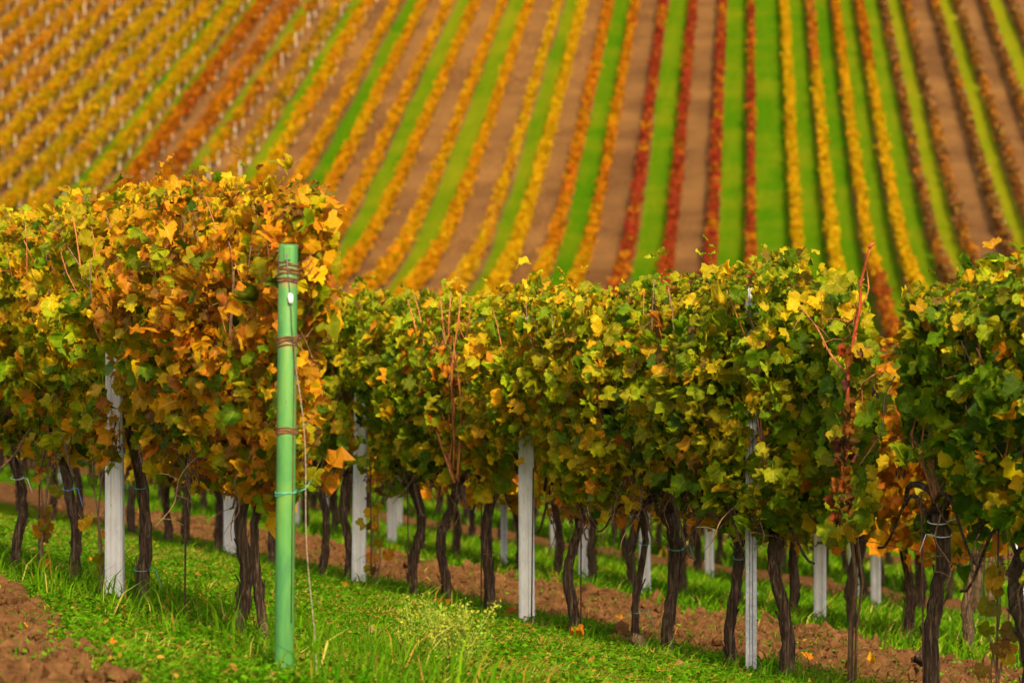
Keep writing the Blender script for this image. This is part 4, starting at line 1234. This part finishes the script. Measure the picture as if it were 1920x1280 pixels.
grass('grass', 9.6, 13.9, 15, 60, 130000, .06, .17, .007, 'blurred green grass lane beyond the tilled soil strip', .2)
grass('grass', 15.8, 19.9, 25, 80, 60000, .08, .20, .014, 'blurred green grass lane farther under the vines', .1)
grass('grass', 1.8, 4.2, 10, 30, 16000, .02, .07, .0035, 'sparse green seedlings on the tilled soil at lower left', 1.0, soil_ok=1.4, clump=1.6)
grass('grass', 7.6, 10.2, 12, 40, 14000, .02, .08, .004, 'sparse green seedlings on the tilled soil behind the front row', 1.0, soil_ok=1.4, clump=1.6)

# clods and dry litter
def clods(p0, p1, t0, t1, n, label):
    rng = np.random.default_rng(int(p0 * 77) + n)
    p = rng.uniform(p0, p1, n); t = rng.uniform(t0, t1, n)
    X = p * N[0] + t * U[0]; Y = p * N[1] + t * U[1]; Z = ground(X, Y)
    m = in_view(X, Y, Z) & (soilmask(p, t) > .4)
    X, Y, Z = X[m], Y[m], Z[m]; k = len(X)
    ico = np.array([(0, 0, 1), (.9, 0, .35), (.28, .85, .35), (-.72, .53, .35), (-.72, -.53, .35), (.28, -.85, .35), (.7, .5, -.5), (-.28, .85, -.5), (-.9, 0, -.5), (-.28, -.85, -.5), (.7, -.5, -.5)])
    fc = np.array([(0, 1, 2), (0, 2, 3), (0, 3, 4), (0, 4, 5), (0, 5, 1), (1, 6, 2), (2, 6, 7), (2, 7, 3), (3, 7, 8), (3, 8, 4), (4, 8, 9), (4, 9, 5), (5, 9, 10), (5, 10, 1), (1, 10, 6)])
    s = (.010 + .045 * rng.random(k) ** 4)[:, None, None] * rng.uniform(.6, 1.3, (k, 1, 3))
    V = ico[None] * s * rng.uniform(.7, 1.25, (k, 11, 1)) + np.stack([X, Y, Z + .004], 1)[:, None, :]
    me = make_mesh('clods', V.reshape(-1, 3), (fc[None] + (np.arange(k) * 11)[:, None, None]).reshape(-1, 3), M['ground'], False, None,
                   {'soil': np.ones(k * 11), 'tone': np.zeros(k * 11), 'litter': np.zeros(k * 11)})
    tag(obj('soil_clods', me), label, 'soil', None, 'stuff')
clods(1.6, 4.2, 11, 26, 16000, 'crumbly brown clods on the tilled soil at lower left')
clods(7.6, 10.2, 12, 40, 22000, 'crumbly brown clods on the tilled strip behind the front row')

# flowering weed
def weed(px, py, seed, label, H=.42, ns=26):
    rng = np.random.default_rng(seed)
    X, Y = ground_pixel(px, py); z = float(ground(X, Y))
    e = empty('flowering_weed', (X, Y, z), label, 'weed', 'pale flowering weeds in the grass')
    mb = MB(); fl = []
    for i in range(ns):
        a = rng.uniform(0, 6.28); r = rng.uniform(.03, .20); h = H * rng.uniform(.45, 1.0)
        b = np.array([math.cos(a) * .03, math.sin(a) * .03, -.02]); tpt = np.array([math.cos(a) * r, math.sin(a) * r, h])
        mb.tube([b, (b + tpt) * .5 + (0, 0, h * .12), tpt], [.003, .0025, .0015], 4, False)
        for j in range(46):
            f = rng.uniform(.45, 1.03); q = b * (1 - f) + tpt * f + rng.normal(size=3) * .022 * (1.4 - f * .6)
            fl.append(q)
    obj('stem', mb.mesh('weed_stem', simple('weed stem %d' % seed, (.12, .22, .02), (.22, .30, .03), 9)), e)
    fl = np.array(fl); k = len(fl)
    a = rng.normal(size=(k, 3)); a /= np.linalg.norm(a, axis=1)[:, None]; b = np.cross(a, rng.normal(size=(k, 3))); b /= np.linalg.norm(b, axis=1)[:, None]
    s = rng.uniform(.005, .010, k)[:, None]
    V = np.stack([fl - a * s, fl + b * s * .7, fl + a * s, fl - b * s * .7], 1).reshape(-1, 3)
    c = np.where(rng.random((k, 1)) < .6, np.array([.38, .36, .04]), np.array([.22, .34, .03])) * rng.uniform(.8, 1.2, (k, 1))
    o = obj('florets', make_mesh('florets', V, np.arange(4 * k).reshape(k, 4), M['grass'], False, np.repeat(c, 4, 0)), e); o['kind'] = 'stuff'
weed(850, 1262, 5, 'pale yellow-green flowering weed in the grass at bottom centre, larger right one', .33, 40)
weed(790, 1235, 6, 'pale yellow-green flowering weed in the grass at bottom centre, smaller left one', .27, 26)

# fallen leaves
FL = [(35, 1192, 'gold', 'small yellow fallen leaf on the bare soil at lower left'), (205, 1240, 'orange', 'orange fallen leaf at the edge of the soil, lower left'), (170, 1065, 'orange', 'orange fallen leaf propped in the grass left of the near white post'),
      (745, 1040, 'orange', 'orange fallen leaf on the soil behind the straight trunk'), (800, 1105, 'tan', 'tan fallen leaf on the soil between two front trunks'), (955, 1165, 'red', 'reddish fallen leaf in the grass left of the middle white post'),
      (1072, 1205, 'orange', 'orange fallen leaf at the foot of the trunk right of the middle white post'), (1357, 1195, 'gold', 'small gold fallen leaf on the soil left of the steel post'), (1510, 1240, 'orange', 'orange fallen leaf on the soil right of the thick straight trunk'),
      (1634, 1260, 'gold', 'large golden fallen leaf on the soil right of the weak vine'), (1612, 1275, 'red', 'small red fallen leaf beside the large golden one'), (1262, 1258, 'tan', 'pale tan fallen leaf at the grass edge, bottom right of centre'),
      (820, 1148, 'rust', 'rust coloured fallen leaf in the grass left of the knotty trunk'), (990, 1190, 'rust', 'rust coloured fallen leaf below the middle white post'), (1150, 1170, 'orange', 'orange fallen leaf on the soil by the thin trunk'),
      (700, 1200, 'tan', 'tan fallen leaf in the grass right of the anchor cable'), (640, 1110, 'rust', 'rust coloured fallen leaf at the foot of the half hidden white post'), (1270, 1275, 'olive', 'olive fallen leaf in the grass at the bottom edge')]
for i, (px, py, c, lb) in enumerate(FL):
    rng = np.random.default_rng(900 + i)
    X, Y = ground_pixel(px, py)
    o = bpy.data.objects.new('fallen_leaf', LSH[i % 5] if i % 3 == 0 else LV[i % 14])
    s = rng.uniform(.06, .09)
    x, t, n = leaf_frames(np.array([[rng.normal() * .3, -.55, 1.0]]), np.array([[rng.normal(), rng.normal() * .4, .1]]))
    z = float(ground(X, Y)) + .035
    o.matrix_world = Matrix(((x[0][0] * s, t[0][0] * s, n[0][0] * s, X), (x[0][1] * s, t[0][1] * s, n[0][1] * s, Y), (x[0][2] * s, t[0][2] * s, n[0][2] * s, z), (0, 0, 0, 1)))
    o.color = (*PAL[c], 1)
    link(o); tag(o, lb, 'leaf', 'fallen leaves on the ground')
